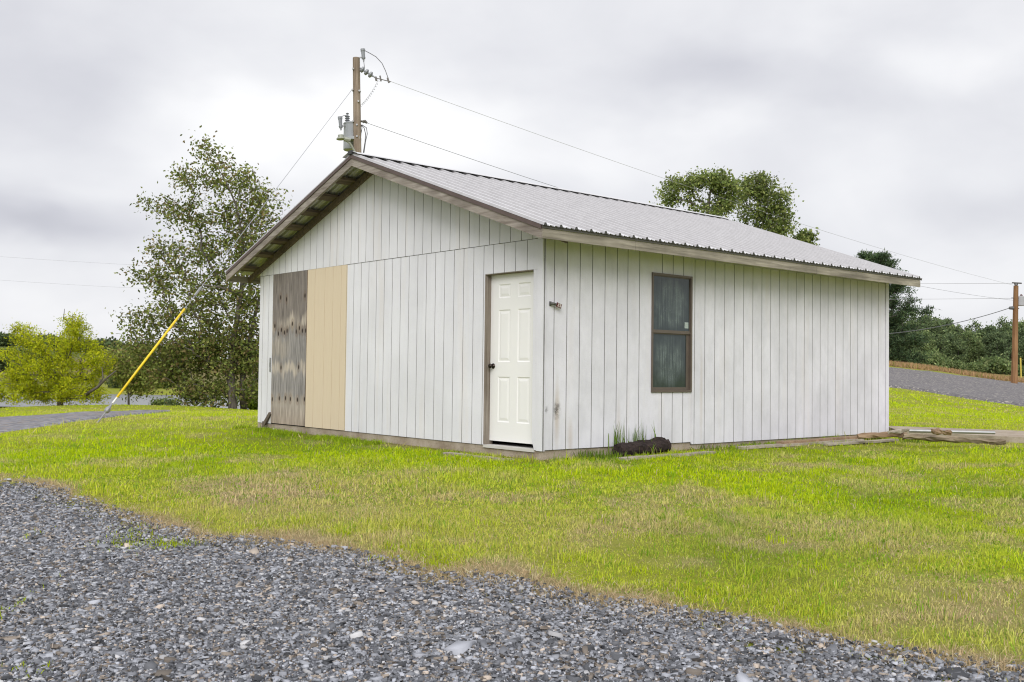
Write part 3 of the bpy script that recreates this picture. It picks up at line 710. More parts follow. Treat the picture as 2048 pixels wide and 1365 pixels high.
roof = ribbed(1); r2 = ribbed(-1); roof.add(r2.v, r2.f)
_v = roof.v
roof.mi = [1 if abs(_v[f[0]][2]-_v[f[1]][2]) > .015 and abs(_v[f[0]][1]-_v[f[1]][1]) < 1e-6 else 0 for f in roof.f]  # rib sides get a darker metal, their shade painted into the colour
roof_o = roof.build('roof', [M['roof'], m_plain('roof_rib_side_shade', (.40, .39, .395), .6, .2, .2)], shed)
g = MB(); zc = RZ+.012
for a, b in ((-OVG-.03, L+OVG-.16),):
    for sg in (-1, 1):
        g.add([(a, RS, zc+.006), (b, RS, zc+.006), (b, RS+sg*.19, zc-.052), (a, RS+sg*.19, zc-.052)], [(0, 1, 2, 3)])
        g.add([(a, RS+sg*.19, zc-.052), (b, RS+sg*.19, zc-.052), (b, RS+sg*.195, zc-.062), (a, RS+sg*.195, zc-.062)], [(0, 1, 2, 3)])
cap = g.build('ridge_cap', M['roof'], roof_o)
g = MB(); g.box((-OVG-.035, RS-.05, RZ-.03), (-OVG-.005, RS+.05, RZ+.022)); g.build('closure', m_plain('closure_foam', (.05, .05, .055), .8), roof_o)
_s = -OVS-.0435; RC = m_plain('rib_hollow_shade', (.06, .06, .055), .8); _z = roofz(_s)-.031  # dark caps added to paint the shade inside the open rib ends
for t in RIBS:
    g = MB(); g.add([(t-.028, _s, _z), (t+.028, _s, _z), (t+.013, _s, _z+.031), (t-.013, _s, _z+.031)], [(0, 1, 2, 3)]); g.build('rib_end_shade', RC, roof_o)
g = MB(); e0 = -OVS-.028; ez = roofz(-OVS)-.034
g.box((-OVG-.01, e0, ez-.040), (L+OVG-.165, e0+.006, ez+.0)); g.build('drip_edge', m_plain('dark_drip_edge', (.07, .065, .055), .6), roof_o)
# rake boards and brown trim, at both gables
def rake(x0, x1, sa, sb, ztop, zh):
    mb = MB(); c = []
    for z_ in (ztop-zh, ztop):
        for (x, s) in ((x0, sa), (x1, sa), (x1, sb), (x0, sb)): c.append((x, s, roofz(s)+z_))
    mb.hexa(c); return mb
for xa, xb, xt in ((-OVG, -OVG+.038, -OVG-.012), (L+OVG-.25, L+OVG-.21, L+OVG-.20)):
    for sa, sb in ((-OVS, RS-.001), (RS+.001, W+.40)):
        rake(xa, xb, sa, sb, -.082, .105).build('rake_board', M['grey_wood'], shed)
        rake(min(xt, xa+.0), xb-.01 if xt < 0 else xt+.012, sa, sb, -.034, .047).build('rake_trim', M['brown_trim'], shed)
for s_, d_ in ((-OVS, -.02), (W+.40, .02)):
    g = MB(); a = (s_, s_+d_); 
    cuts = [-OVG+.0, 1.06, 4.9, L+OVG-.2]
    for ca, cb in zip(cuts[:-1], cuts[1:]):
        g.box((ca+.003, min(a), roofz(-OVS)-.185), (cb-.003, max(a), roofz(-OVS)-.078+(0.0)))
    g.build('eave_board', M['grey_wood_x'], shed)
# purlins carrying the sheet out over the gable, barge rafters against the wall
for sgn in (1, -1):
    for k in range(8):
        s_ = RS+sgn*(.08+.50*k) if k else RS+sgn*.07
        if k == 7: s_ = RS+sgn*3.62
        for xa, xb in ((-OVG+.039, -.024), (L+.02, L+OVG-.26)):
            mb = MB(); c = []
            for z_ in (-.105, -.068):
                for (x, ds) in ((xa, -.065), (xb, -.065), (xb, .065), (xa, .065)): c.append((x, s_+ds, roofz(s_)-SL*sgn*ds+z_))
            mb.hexa(c); mb.build('purlin', M['brown_wood'], shed)
for sa, sb in ((-OVS+.02, RS), (RS, W+.38)):
    rake(-.060, -.024, sa, sb, -.107, .10).build('barge_rafter', M['brown_wood'], shed)
# door
door_x = .075; y0, y1, z0, z1 = .125, 1.034, .052, 2.082
def door_mesh():
    mb = MB(); cy = [(.300, .530), (.665, .885)]; cz = [(.285, .835), (1.015, 1.650), (1.795, 1.962)]
    ys = [y0]+[v for p in cy for v in p]+[y1]; zs = [z0]+[v for p in cz for v in p]+[z1]
    for i in range(len(ys)-1):
        for j in range(len(zs)-1):
            a, b, c, d = ys[i], ys[i+1], zs[j], zs[j+1]
            if i % 2 == 1 and j % 2 == 1:
                rings = [(0, 0), (.012, .007), (.022, .007), (.050, .002)]
                R = [[(door_x+h, a+q, c+q), (door_x+h, b-q, c+q), (door_x+h, b-q, d-q), (door_x+h, a+q, d-q)] for q, h in rings]
                for r0, r1 in zip(R[:-1], R[1:]): mb.add(r0+r1, [(k, (k+1) % 4, 4+(k+1) % 4, 4+k) for k in range(4)])
                mb.add(R[-1], [(0, 1, 2, 3)])
            else: mb.add([(door_x, a, c), (door_x, b, c), (door_x, b, d), (door_x, a, d)], [(0, 1, 2, 3)])
    mb.add([(door_x, y0, z0), (door_x, y1, z0), (door_x+.044, y1, z0), (door_x+.044, y0, z0), (door_x, y0, z1), (door_x, y1, z1), (door_x+.044, y1, z1), (door_x+.044, y0, z1)], [(0, 1, 2, 3), (4, 5, 6, 7), (0, 3, 7, 4), (1, 2, 6, 5), (2, 3, 7, 6)])
    return mb
door = door_mesh().build('door', M['door'], shed); door['label'] = 'off-white six-panel entry door with dark knob'
g = MB(); g.lathe((door_x, .975, .965), (-1, 0, 0), [(-.001, .033), (.006, .033), (.010, .014), (.030, .013), (.036, .024), (.050, .030), (.062, .027), (.068, .012)], 18)
g.build('door_knob', m_plain('dark_bronze', (.045, .035, .03), .25, .9), door, smooth=True)
g = MB(); g.box((-.014, 1.0405, .004), (.13, 1.046, 2.09)); g.box((.012, 1.0355, .004), (.10, 1.040, 2.09)); g.box((-.012, .10, 2.0835), (.13, 1.0345, 2.0915)); g.box((.0, .072, .004), (.13, .12, 2.082)); g.box((.122, .12, .35), (.13, 1.04, 2.08))
g.build('door_jamb', M['jamb_wood'], shed)
g = MB(); g.box((-.024, 6.600, .85), (-.0165, 6.645, 1.08)); g.box((-.034, 6.612, .93), (-.024, 6.632, 1.0)); tag(g.build('latch_plate', M['steel'], shed), 'grey rusted latch plate beside the plywood')
# hook with a small number plate on the side wall
g = MB(); g.tube([(.095, -.016, 1.69), (.095, -.04, 1.69), (.115, -.052, 1.69), (.165, -.05, 1.68)], [.017, .017, .016, .015], 8); g.box((.080, -.022, 1.663), (.110, -.016, 1.717))
hook = g.build('hook', m_plain('hook_grey', (.085, .085, .075), .5, .2), shed)
g = MB(); cth = Matrix.Rotation(.28, 4, 'Y')
def rp(x, y, z): v = Matrix.Translation((.192, -.062, 1.673)) @ cth @ Vector((x, y, z)); return tuple(v)
g.hexa([rp(-.038, -.004, -.026), rp(.038, -.004, -.026), rp(.038, .004, -.026), rp(-.038, .004, -.026), rp(-.038, -.004, .026), rp(.038, -.004, .026), rp(.038, .004, .026), rp(-.038, .004, .026)])
g.build('number_plate', M['red'], hook)
fc = bpy.data.curves.new('number', 'FONT'); fc.body = '35'; fc.size = .062; fc.extrude = .0015; fc.align_x = 'CENTER'; fc.align_y = 'CENTER'; fc.materials.append(M['whiteletter'])
_tmp = bpy.data.objects.new('number_text', fc); col.objects.link(_tmp); bpy.context.view_layer.update()
_me = bpy.data.meshes.new_from_object(_tmp.evaluated_get(bpy.context.evaluated_depsgraph_get())); bpy.data.objects.remove(_tmp)
fo = bpy.data.objects.new('number', _me); col.objects.link(fo); fo.parent = hook
fo.matrix_local = Matrix.Translation((.192, -.062, 1.673)) @ cth @ Matrix.Translation((0, -.0062, 0)) @ Matrix.Rotation(math.pi/2, 4, 'X')
# window
g = MB(); a, b, c, d = 1.853, 2.646, .658, 2.184
for bx in (((a, c), (b, c+.028)), ((a, d-.028), (b, d)), ((a, c+.028), (a+.020, d-.028)), ((b-.028, c+.028), (b, d-.028))):
    g.box((bx[0][0], -.034, bx[0][1]), (bx[1][0], .05, bx[1][1]))
win = g.build('window', M['bronze'], shed)
def sash(x0, x1, z0, z1, yf, w=(.02, .02, .022, .022), name='sash'):
    g = MB(); l, r, bt, tp = w
    g.box((x0, yf, z0), (x0+l, yf+.025, z1)); g.box((x1-r, yf, z0), (x1, yf+.025, z1)); g.box((x0+l, yf, z0), (x1-r, yf+.025, z0+bt)); g.box((x0+l, yf, z1-tp), (x1-r, yf+.025, z1))
    g.build(name, M['bronze'], win)
    g = MB(); g.box((x0+l, yf+.010, z0+bt), (x1-r, yf+.016, z1-tp)); g.build('pane', M['glass'], win)
sash(1.874, 2.617, 1.418, 2.155, -.022, (.010, .014, .040, .010)); sash(1.874, 2.617, .687, 1.417, -.004, (.012, .056, .034, .012))
g = MB(); g.box((2.51, -.0155, 1.495), (2.585, -.0125, 1.575)); g.build('sticker', m_plain('sticker', (.33, .38, .36), .6, 0, .6, 60), win)

# ------------------------------------------------------------------ utility poles and wires
def sag(p, q, s, n=24):
    p = np.array(p, float); q = np.array(q, float); k = np.linspace(0, 1, n)[:, None]
    w = p*(1-k)+q*k; w[:, 2] -= (4*s*k*(1-k))[:, 0]; return list(w)
D1 = 28.0
pb = ground(716, 830, 20); pt = at(712.6, 117, D1); pm = at(714.8, 295, D1)
dirp = (pt-pm)/np.linalg.norm(pt-pm); kb = (pt[2]+.45)/dirp[2]; pbase = pt-dirp*kb
def T(px, py, dd=0.0): return at(px, py, D1+dd)-pbase
pole = thing('utility_pole', 'weathered grey utility pole with transformer rising behind the shed roof', 'utility pole', pbase)
g = MB(); hgt = pt-pbase; g.tube([hgt*k for k in np.linspace(-.05, 1, 12)], [.148-.048*k for k in np.linspace(0, 1, 12)], 14); g.lathe(hgt, (0, 0, 1), [(0, .10), (.015, .092)], 14)
g.build('pole_shaft', M['pole'], pole, smooth=False)
for (px, py) in ((706, 138), (705, 180), (706, 243), (714, 250), (714, 273), (719, 182), (717, 203)): 
    p = T(px, py, -.11); g = MB(); g.tube([p+np.array([0, .1, 0]), p+np.array([0, -.03, 0])], .028, 6); g.build('bolt', M['steel'], pole)
tc = T(703.5, 300, .42); g = MB()
g.lathe(tc, (0, 0, 1), [(-.02, .225), (0, .24), (.70, .24), (.72, .252), (.745, .252), (.76, .23), (.80, .12), (.81, .02)], 20); g.box(tuple(tc+np.array([-.04, -.5, .2])), tuple(tc+np.array([.30, -.2, .28])))
tr = g.build('transformer', M['transformer'], pole); 
bt = T(694.5, 247, .35); g = MB(); pr = []
for k in range(4): pr += [(.055*k, .035), (.055*k+.02, .072), (.055*k+.035, .072), (.055*k+.05, .035)]
g.lathe(bt, (0, 0, 1), pr+[(.23, .03), (.27, .03), (.28, .05), (.30, .02)], 12); g.build('bushing', M['porcelain'], tr)
def arrester(px0, py0, px1, py1, dd, name='surge_arrester'):
    p = T(px0, py0, dd); q = T(px1, py1, dd); d = q-p; h = np.linalg.norm(d); g = MB()
    g.lathe(p, d, [(0, .022), (.06, .022), (.065, .052), (h*.25, .052), (h*.26, .058), (h*.3, .058), (h*.31, .050), (h*.8, .054), (h*.82, .066), (h, .066), (h+.01, .03)], 14); return g.build(name, M['porcelain'], pole), p, q
arrester(682, 261, 680, 234, .2); arrester(727.5, 123, 725.5, 98.5, -.02)
g = MB(); g.beam(T(717, 116), T(728, 114.5, -.02), .03, .03); g.build('bracket', M['steel'], pole); g = MB(); g.beam(T(683, 252, .2), T(690, 253, .25), .03, .03); g.build('bracket', M['steel'], pole)
# strain insulator of three bells
g = MB(); p0 = T(719, 136); p1 = T(752, 156.5); d = p1-p0; h = np.linalg.norm(d)
pr = [(0, .02), (.03, .025)]
for k in range(3):
    q = .05+h*.245*k; pr += [(q, .03), (q+.02, .085), (q+.07, .092), (q+.09, .055), (q+.10, .03)]
g.lathe(p0, d, pr+[(h*.86, .02), (h, .02)], 12); g.build('insulator', M['porcelain'], pole)
CL = m_plain('dark_clamp', (.12, .11, .10), .5, .5)
g = MB(); g.tube([T(751, 154), T(753, 162)], .03, 6); g.tube([T(760, 152), T(762, 163)], .022, 6); g.tube([T(775, 156), T(778, 166)], .026, 6); g.tube([p1, T(782, 164)], .014, 5); g.build('clamp', CL, pole)
g = MB(); g.tube([T(726, 244), T(730, 243), T(734, 246.5)], [.05, .045, .03], 8); g.tube([T(718, 242), T(727, 244)], .03, 6); g.build('clamp', CL, pole)
g = MB(); g.tube([T(728.5, 101), T(740, 107), T(752, 114), T(764, 127), T(771, 142), T(777, 159)], .011, 5); g.build('jumper_wire', M['wire'], pole); g = MB(); g.tube([T(727.5, 123), T(729, 137)], .009, 5); g.build('jumper_wire', M['wire'], pole); g = MB(); g.tube([T(684, 233, .2), T(690, 231, .3), T(694.5, 232, .35)], .009, 5); g.build('jumper_wire', M['wire'], pole)
for xs_ in ((724, 733, 734.5, 731, 728), (722, 728, 731, 730, 726.5), (722, 724, 722, 721, 722)):
    g = MB(); g.tube([T(x, y) for x, y in zip(xs_, (250, 256, 268, 284, 306))], .012, 5); g.build('drop_wire', M['wire'], pole)
g = MB(); hp = T(682, 277.5, -.2); g.lathe(hp, (-.1, 0, 1), [(-.035, .10), (-.02, .13), (0, .13), (.02, .115), (.03, .085), (.10, .08), (.11, .03)], 14); g.tube([hp+np.array([.08, 0, -.01]), hp+np.array([.26, .04, -.03])], [.07, .055], 8)
lh = g.build('lamp_head', M['lampgreen'], pole); g = MB(); g.tube([T(693, 282, -.18), T(700, 287, -.15), T(706, 297, -.1), T(711, 306, -.08)], .028, 8); g.build('lamp_arm', M['lampgreen'], pole)
# thin coiled tail wire
g = MB(); a_ = T(757, 163, .0); b_ = T(722, 212, .05); pts = []
for k in np.linspace(0, 1, 60): pts.append(a_*(1-k)+b_*k+np.array([math.cos(k*75)*.03, 0, math.sin(k*75)*.03-.12*4*k*(1-k)*.6]))
g.tube(pts, .005, 4); g.build('coiled_wire', M['wirelight'], pole)

# guy wire with its yellow guard
anchor = ground(196, 845, 15, 30); top = T(703, 181)+pbase
guy = thing('guy_wire', 'steel guy wire with yellow plastic guard, anchored in the lawn near the track', 'guy wire', anchor)
gv_ = top-anchor
def onguy(py):
    ks = np.linspace(0, 1, 400); best = None
    for k in ks:
        P = anchor+gv_*k; v_ = P-np.array([0, 0, CAM_H]); y_ = 682.5-F_PX*(v_@_U)/(v_@_F)
        if best is None or abs(y_-py) < best[0]: best = (abs(y_-py), k)
    return gv_*best[1]
g = MB(); g.tube([gv_*0-gv_/np.linalg.norm(gv_)*.25, gv_*.5, gv_], .0075, 6); g.build('cable', M['wirelight'], guy)
ya, yb = onguy(796), onguy(618); g = MB(); g.tube([ya, ya+(yb-ya)*.5, yb], [.023, .024, .025], 10); g.tube([yb, yb+(yb-ya)*.006], [.025, .015], 10); g.build('guard', M['yellow'], guy, smooth=True)
g = MB(); g.tube([onguy(808), onguy(796)], .019, 8); g.build('guard_end', m_plain('white_tip', (.7, .7, .66), .5), guy)
g = MB(); g.tube([gv_*0-gv_/np.linalg.norm(gv_)*.3, onguy(822)], .016, 6); g.lathe(onguy(825), gv_, [(0, .02), (.03, .05), (.10, .055), (.16, .03), (.2, .02)], 8); g.build('anchor_rod', M['steel'], guy)
g = MB(); a_ = onguy(592); b_ = onguy(575); g.tube([a_, b_], .028, 6); g.build('turnbuckle', M['steel'], guy)

D2 = 84.0
p2 = ground(2028.5, 770, 60, 110); D2 = p2[1]
def T2(px, py, dd=0.0): return at(px, py, D2+dd)-p2
pole2 = thing('utility_pole', 'orange-brown utility pole with a short crossbar, standing beside the gravel road', 'utility pole', p2)
g = MB(); ht = T2(2032, 572); g.tube([ht*k for k in np.linspace(-.05, 1, 9)], [.19-.055*k for k in np.linspace(0, 1, 9)], 12); g.build('pole_shaft', M['pole_brown'], pole2)
CB = m_plain('dark_crossbar', (.09, .085, .08), .6, .3)
g = MB(); g.tube([T2(2024.5, 566), T2(2043, 567)], .045, 6); g.tube([T2(2031, 573), T2(2029.5, 566)], .05, 6); g.tube([T2(2033, 573), T2(2035.5, 566)], .05, 6); g.build('crossbar', CB, pole2)
for pa, pb_, rr in (((2023, 596.5), (2031, 596.5), .03), ((2031, 596), (2046, 601), .03), ((2026, 616.5), (2032, 616.5), .03), ((2033, 585), (2035, 585), .05), ((2031, 617.5), (2038, 617.5), .03)):
    g = MB(); g.tube([T2(*pa), T2(*pb_)], rr, 6); g.build('bracket', CB, pole2)
g = MB(); g.lathe(T2(2040, 612, .2), (0, 0, 1), [(0, .29), (.02, .30), (.54, .30), (.56, .27), (.6, .05)], 14); g.box(tuple(T2(2035, 609, .1)), tuple(T2(2038, 600, .25)))
t2 = g.build('transformer', m_plain('transformer_far', (.36, .36, .38), .5, 0, .1), pole2); g = MB(); g.lathe(T2(2042.5, 598.5, .2), (0, 0, 1), [(0, .06), (.05, .1), (.08, .06), (.13, .1), (.16, .06), (.21, .09), (.3, .03)], 8); g.build('bushing', m_plain('red_bushing', (.16, .11, .11), .4), t2)
g = MB(); g.lathe(T2(2017.5, 616.5), (1, 0, .02), [(0, .03), (.05, .09), (.25, .11), (.36, .06), (.4, .03)], 8); g.build('wire_clamp', m_plain('dark_clamp_far', (.10, .10, .10), .6), pole2)
mk = ground(2042.5, 761, 60, 120); g = MB(); h_ = at(2041, 716, mk[1])-mk; g.tube([h_*-.03, h_*.5, h_], [.06, .065, .07], 8); mo = g.build('guy_guard', m_plain('faded_yellow', (.55, .45, .08), .6), None); mo.location = mk; tag(mo, 'tall yellow guy guard standing to the right of the brown pole', 'guy guard')
sk = ground(2023.5, 765, 60, 120); g = MB(); h_ = at(2023.5, 753, sk[1])-sk; g.tube([h_*-.2, h_*.5, h_], [.17, .16, .15], 9); so = g.build('post', M['pole_brown'], None); so.location = sk; tag(so, 'short brown wooden post left of the brown pole foot', 'post')

def wire(pts, r, label, mat='wirelight'):
    g = MB(); b = np.array(pts[0]); g.tube([np.array(p)-b for p in pts], r, 5)
    o = g.build('power_line', M[mat]); o.location = b; tag(o, label, 'power line', 'overhead wires'); return o
a1 = T(780, 163)+pbase; b1 = T2(2027, 571)+p2
wire(sag(a1, b1, .35), .0055, 'thin overhead wire from the insulator string at the grey pole top to the brown pole')
wire(sag(T(734, 246.5)+pbase, T2(2026, 601)+p2, .75), .0065, 'lower overhead wire sloping from the grey pole transformer behind the roof to the brown pole', 'wire')
wire(sag(T2(2025, 567)+p2, at(1300, 556, 150), .3), .010, 'upper level wire running left from the brown pole crossbar')
wire(sag(T2(2024, 597)+p2, at(1300, 590, 150), .3), .010, 'middle level wire running left from the brown pole below the crossbar')
wire(sag(T2(2018, 617)+p2, at(1500, 655, 60), 1.0), .022, 'thick sagging service cable from the brown pole towards the shed', 'wire')
wire(sag(at(-300, 488, 60), at(700, 545, 60), .3), .005, 'upper of two faint wires left of the sparse tree')
wire(sag(at(-300, 536, 60), at(700, 590, 60), .3), .005, 'lower of two faint wires left of the sparse tree')

# ------------------------------------------------------------------ trees
def skeleton(trunk_pts, tips, alpha=.35, up=.15):
    """join every twig tip to the nearest grown branch; returns nodes and parents"""
    N = [np.array(p, float) for p in trunk_pts]; par = [-1]+list(range(len(N)-1)); dist = [0.0]
    for i in range(1, len(N)): dist.append(dist[-1]+np.linalg.norm(N[i]-N[i-1]))
    order = sorted(range(len(tips)), key=lambda i: np.linalg.norm(tips[i]-N[0]))
    tipn = []
    for i in order:
        tpt = tips[i]; A = np.array(N); dd = tpt-A; ln = np.linalg.norm(dd, axis=1)
        below = np.clip(-(dd[:, 2]), 0, None)
        cost = ln+alpha*np.array(dist)+1.0*below
        cost[0] += 5
        j = int(np.argmin(cost)); k = max(1, int(ln[j]/.45)); prev = j; p0 = N[j]
        bend = np.array([0, 0, -1.0])*ln[j]*up*.5+RNG.normal(0, .05, 3)*ln[j]
        for q in range(1, k+1):
            f = q/k; p = p0+(tpt-p0)*f+bend*4*f*(1-f)*.5
            N.append(p); par.append(prev); dist.append(dist[prev]+np.linalg.norm(p-N[prev])); prev = len(N)-1
        tipn.append(prev)
    return N, par, tipn
def limb_mesh(N, par, base, r_tip=.010, power=.5, rmax=.3, n=6):
    cnt = np.zeros(len(N)); child = [0]*len(N)
    for i in range(len(N)):
        if par[i] >= 0: child[par[i]] += 1
    for i in range(len(N)-1, -1, -1):
        if child[i] == 0: cnt[i] = 1
        if par[i] >= 0: cnt[par[i]] += cnt[i]
    # parents always come before children, so one reverse pass is enough
    r = np.minimum(r_tip*cnt**power, rmax)
    mb = MB()
    kids = {}
    for i, p in enumerate(par):
        if p >= 0: kids.setdefault(p, []).append(i)
    done = set(); stack = [0]
    while stack:
        s0 = stack.pop(); 
        for k in kids.get(s0, []):
            if k in done: continue
            chain = [s0, k]; done.add(k)
            while True:
                ks = [q for q in kids.get(chain[-1], []) if q not in done]
                if not ks: break
                nx = max(ks, key=lambda q: cnt[q]); chain.append(nx); done.add(nx)
            stack += chain[1:]
            rr = [min(r[chain[0]], r[chain[1]]*1.15) if s0 != 0 else r[chain[0]]*1.15]+[r[q] for q in chain[1:]]
            mb.tube([N[q]-base for q in chain], rr, n, cap=False)
    return mb
def leaf_mesh(P, size, aspect, tintf, droop=.3, base=None, wind=None):
    n = len(P); d = RNG.normal(0, 1, (n, 3)); d[:, 2] -= droop
    if wind is not None: d += wind
    d /= np.linalg.norm(d, axis=1)[:, None]
    w = np.cross(d, RNG.normal(0, 1, (n, 3))); w /= np.linalg.norm(w, axis=1)[:, None]
    s = size*RNG.uniform(.6, 1.35, (n, 1)); 
    nrm = np.cross(d, w)
    v = np.stack([P, P+d*s*.45+w*s*aspect*.5, P+d*s+nrm*s*.12, P+d*s*.45-w*s*aspect*.5], 1).reshape(-1, 3)
    c = np.repeat(tintf, 4, 0)
    return v, np.arange(n*4).reshape(-1, 4), c
def make_tree(name, label, cat, base, trunk, blobs, leafcol, size=.1, aspect=.6, per=40, spread=.3, r_tip=.01, rmax=.25, wind=None, mat='leaf', group=None, power=.5, up=.15, alpha=.35, droop=.3, extra_trunks=(), bark='bark', flat=.8, along=0.0):
    """blobs: (centre, radii, number of twigs) volumes the crown fills"""
    base = np.array(base, float)
    tips = []
    for c, r, n in blobs:
        q = RNG.normal(0, 1, (n, 3)); q /= np.linalg.norm(q, axis=1)[:, None]; q *= RNG.uniform(.25, 1, (n, 1))**.5
        tips.append(np.array(c)+q*np.array(r))
    tips = np.concatenate(tips)
    root = thing(name, label, cat, base, group)
    N, par, tn = skeleton(trunk, tips, alpha, up)
    mb = limb_mesh(N, par, base, r_tip, power, rmax)
    for et in extra_trunks:
        pts, ra, rb = et; mb.tube([np.array(p)-base for p in pts], list(np.linspace(ra, rb, len(pts))), 7)
    mb.build('trunk', M[bark], root, smooth=True)
    TP = np.array([N[i] for i in tn]); PP = np.array([N[par[i]] for i in tn])
    n = len(TP); k = RNG.poisson(per, n); idx = np.repeat(np.arange(n), k); m_ = len(idx)
    f = RNG.uniform(-.25, 1.0, (m_, 1)); ctr = PP[idx]*(1-f)+TP[idx]*f
    if along: ctr = PP[idx]+(TP[idx]-PP[idx])*RNG.uniform(-along, 1.1, (m_, 1))
    P = ctr+RNG.normal(0, spread, (m_, 3))*np.array([1, 1, flat])
    cl = RNG.uniform(.62, 1.25, n)[idx][:, None]
    lc = np.array(leafcol); pick = RNG.integers(0, len(lc), m_)
    t = np.clip(lc[pick]*cl*RNG.uniform(.75, 1.3, (m_, 1)), 0, .6)
    v, fq, c = leaf_mesh(P-base, size, aspect, t, droop, wind=wind)
    np_mesh('crown', v, fq, M[mat], c, root)
    return root
def copy_tree(o, loc, rz, s, label=None):
    c = o.copy(); col.objects.link(c); c.location = loc; c.rotation_euler = (0, 0, rz); c.scale = (s, s, s*RNG.uniform(.9, 1.15))
    if label: c['label'] = label
    for ch in [q for q in bpy.data.objects if q.parent == o]:
        d = ch.copy(); col.objects.link(d); d.parent = c
    return c
def bl(px, py, d, rx, ry, n, rd=None):
    c = at(px, py, d); k = d/F_PX
    return (c, (rx*k, (rd if rd else rx)*k, ry*k), n)

# sparse tree behind the left corner
TD = 36.0
b0 = ground(466, 818, 28, 45); TD = b0[1]
A = lambda px, py, dd=0: at(px, py, TD+dd)
LEAF1 = [(.16, .20, .05), (.21, .245, .06), (.12, .155, .04), (.26, .28, .08), (.22, .17, .075)]
blobs = []
for a in ((408, 300, 16, 14, 9), (430, 345, 26, 24, 12), (470, 350, 30, 22, 14), (345, 340, 24, 10, 9), (385, 365, 24, 16, 10), (500, 380, 34, 30, 20), (305, 405, 22, 8, 8), (350, 420, 34, 14, 16), (410, 420, 36, 26, 22), (470, 425, 36, 28, 26), (540, 405, 34, 24, 20),
          (330, 500, 36, 14, 14), (385, 490, 36, 22, 22), (450, 500, 40, 30, 34), (520, 470, 40, 40, 34), (290, 545, 30, 12, 12), (340, 560, 40, 22, 26), (410, 570, 50, 34, 44), (490, 560, 46, 40, 44), (270, 640, 36, 12, 14), (320, 625, 44, 22, 28), (390, 650, 52, 34, 54), (470, 640, 50, 40, 56), (530, 620, 40, 50, 40),
          (300, 700, 60, 22, 44), (370, 715, 60, 34, 70), (450, 710, 60, 40, 80), (520, 720, 50, 40, 56), (330, 748, 40, 20, 34), (400, 770, 44, 14, 34), (500, 770, 34, 26, 20), (440, 795, 26, 14, 16), (370, 800, 20, 7, 10)):
    blobs.append(bl(a[0]+RNG.uniform(-5, 5), a[1]+RNG.uniform(-6, 6), TD+.4, a[2], a[3]*(1.55 if a[1] < 680 else 1.1), a[4], max(a[2]*1.2, 45)))
trunk = [b0+np.array([0, 0, -.15]), A(464, 780, .0), A(462, 735, .1), A(466, 690, .1), A(474, 640), A(482, 590), A(488, 530, .1), A(484, 470), A(472, 410), A(455, 370), A(435, 335)]
second = [ground(489, 817, 28, 45)+np.array([0, 0, -.15]), A(484, 780, .2), A(487, 740, .3), A(497, 690, .4), A(508, 640, .4), A(520, 590, .5)]
make_tree('deciduous_tree', 'tall sparse windblown tree with dark green leaves beside the shed left corner', 'tree', b0, trunk, blobs, LEAF1, size=.13, aspect=.60, per=33, spread=.24, r_tip=.0085, rmax=.17, wind=np.array([-.5, 0, .1]), extra_trunks=((second, .14, .05), ([A(500, 800, .3), A(510, 760, .5), A(528, 720, .7)], .05, .02), ([A(478, 590), A(440, 575, -.3), A(400, 570, -.4)], .06, .02)), along=.8, alpha=.25)

# yellow-green willow bush
b1_ = ground(120, 811, 30, 48); BD = b1_[1]
LEAF2 = [(.44, .51, .018), (.54, .58, .02), (.33, .39, .018), (.58, .57, .025)]
blobs = [bl(a[0], a[1], BD, a[2], a[3], int(a[4]*.62)+3, max(a[2], 60)) for a in ((152, 640, 13, 12, 14), (158, 660, 26, 14, 24), (128, 672, 22, 14, 16), (48, 658, 14, 9, 12), (60, 676, 32, 14, 24), (110, 694, 50, 18, 44), (40, 715, 34, 20, 34), (172, 690, 26, 18, 34), (205, 712, 17, 16, 24), (192, 738, 22, 14, 22), (120, 728, 60, 20, 66), (60, 742, 40, 14, 34), (24, 765, 28, 20, 36), (90, 765, 55, 20, 70), (160, 768, 34, 18, 46), (60, 790, 50, 13, 46), (140, 792, 50, 11, 42), (190, 790, 22, 11, 16), (6, 785, 16, 16, 18))]
make_tree('willow_bush', 'broad yellow-green bushy willow at the left by the gravel track', 'bush', b1_, [b1_+np.array([0, 0, -.15]), at(122, 775, BD), at(125, 740, BD), at(135, 700, BD)], blobs, LEAF2, size=.085, aspect=.42, per=84, spread=.125, r_tip=.009, rmax=.11,
          extra_trunks=(([at(172, 790, BD-.5), at(195, 775, BD-.7), at(212, 758, BD-.8), at(232, 742, BD-.9)], .07, .02), ([at(196, 775, BD-.7), at(206, 755, BD-.7), at(204, 735, BD-.6)], .04, .015), ([at(127, 640, BD), at(129, 618, BD)], .02, .008)), flat=.75)
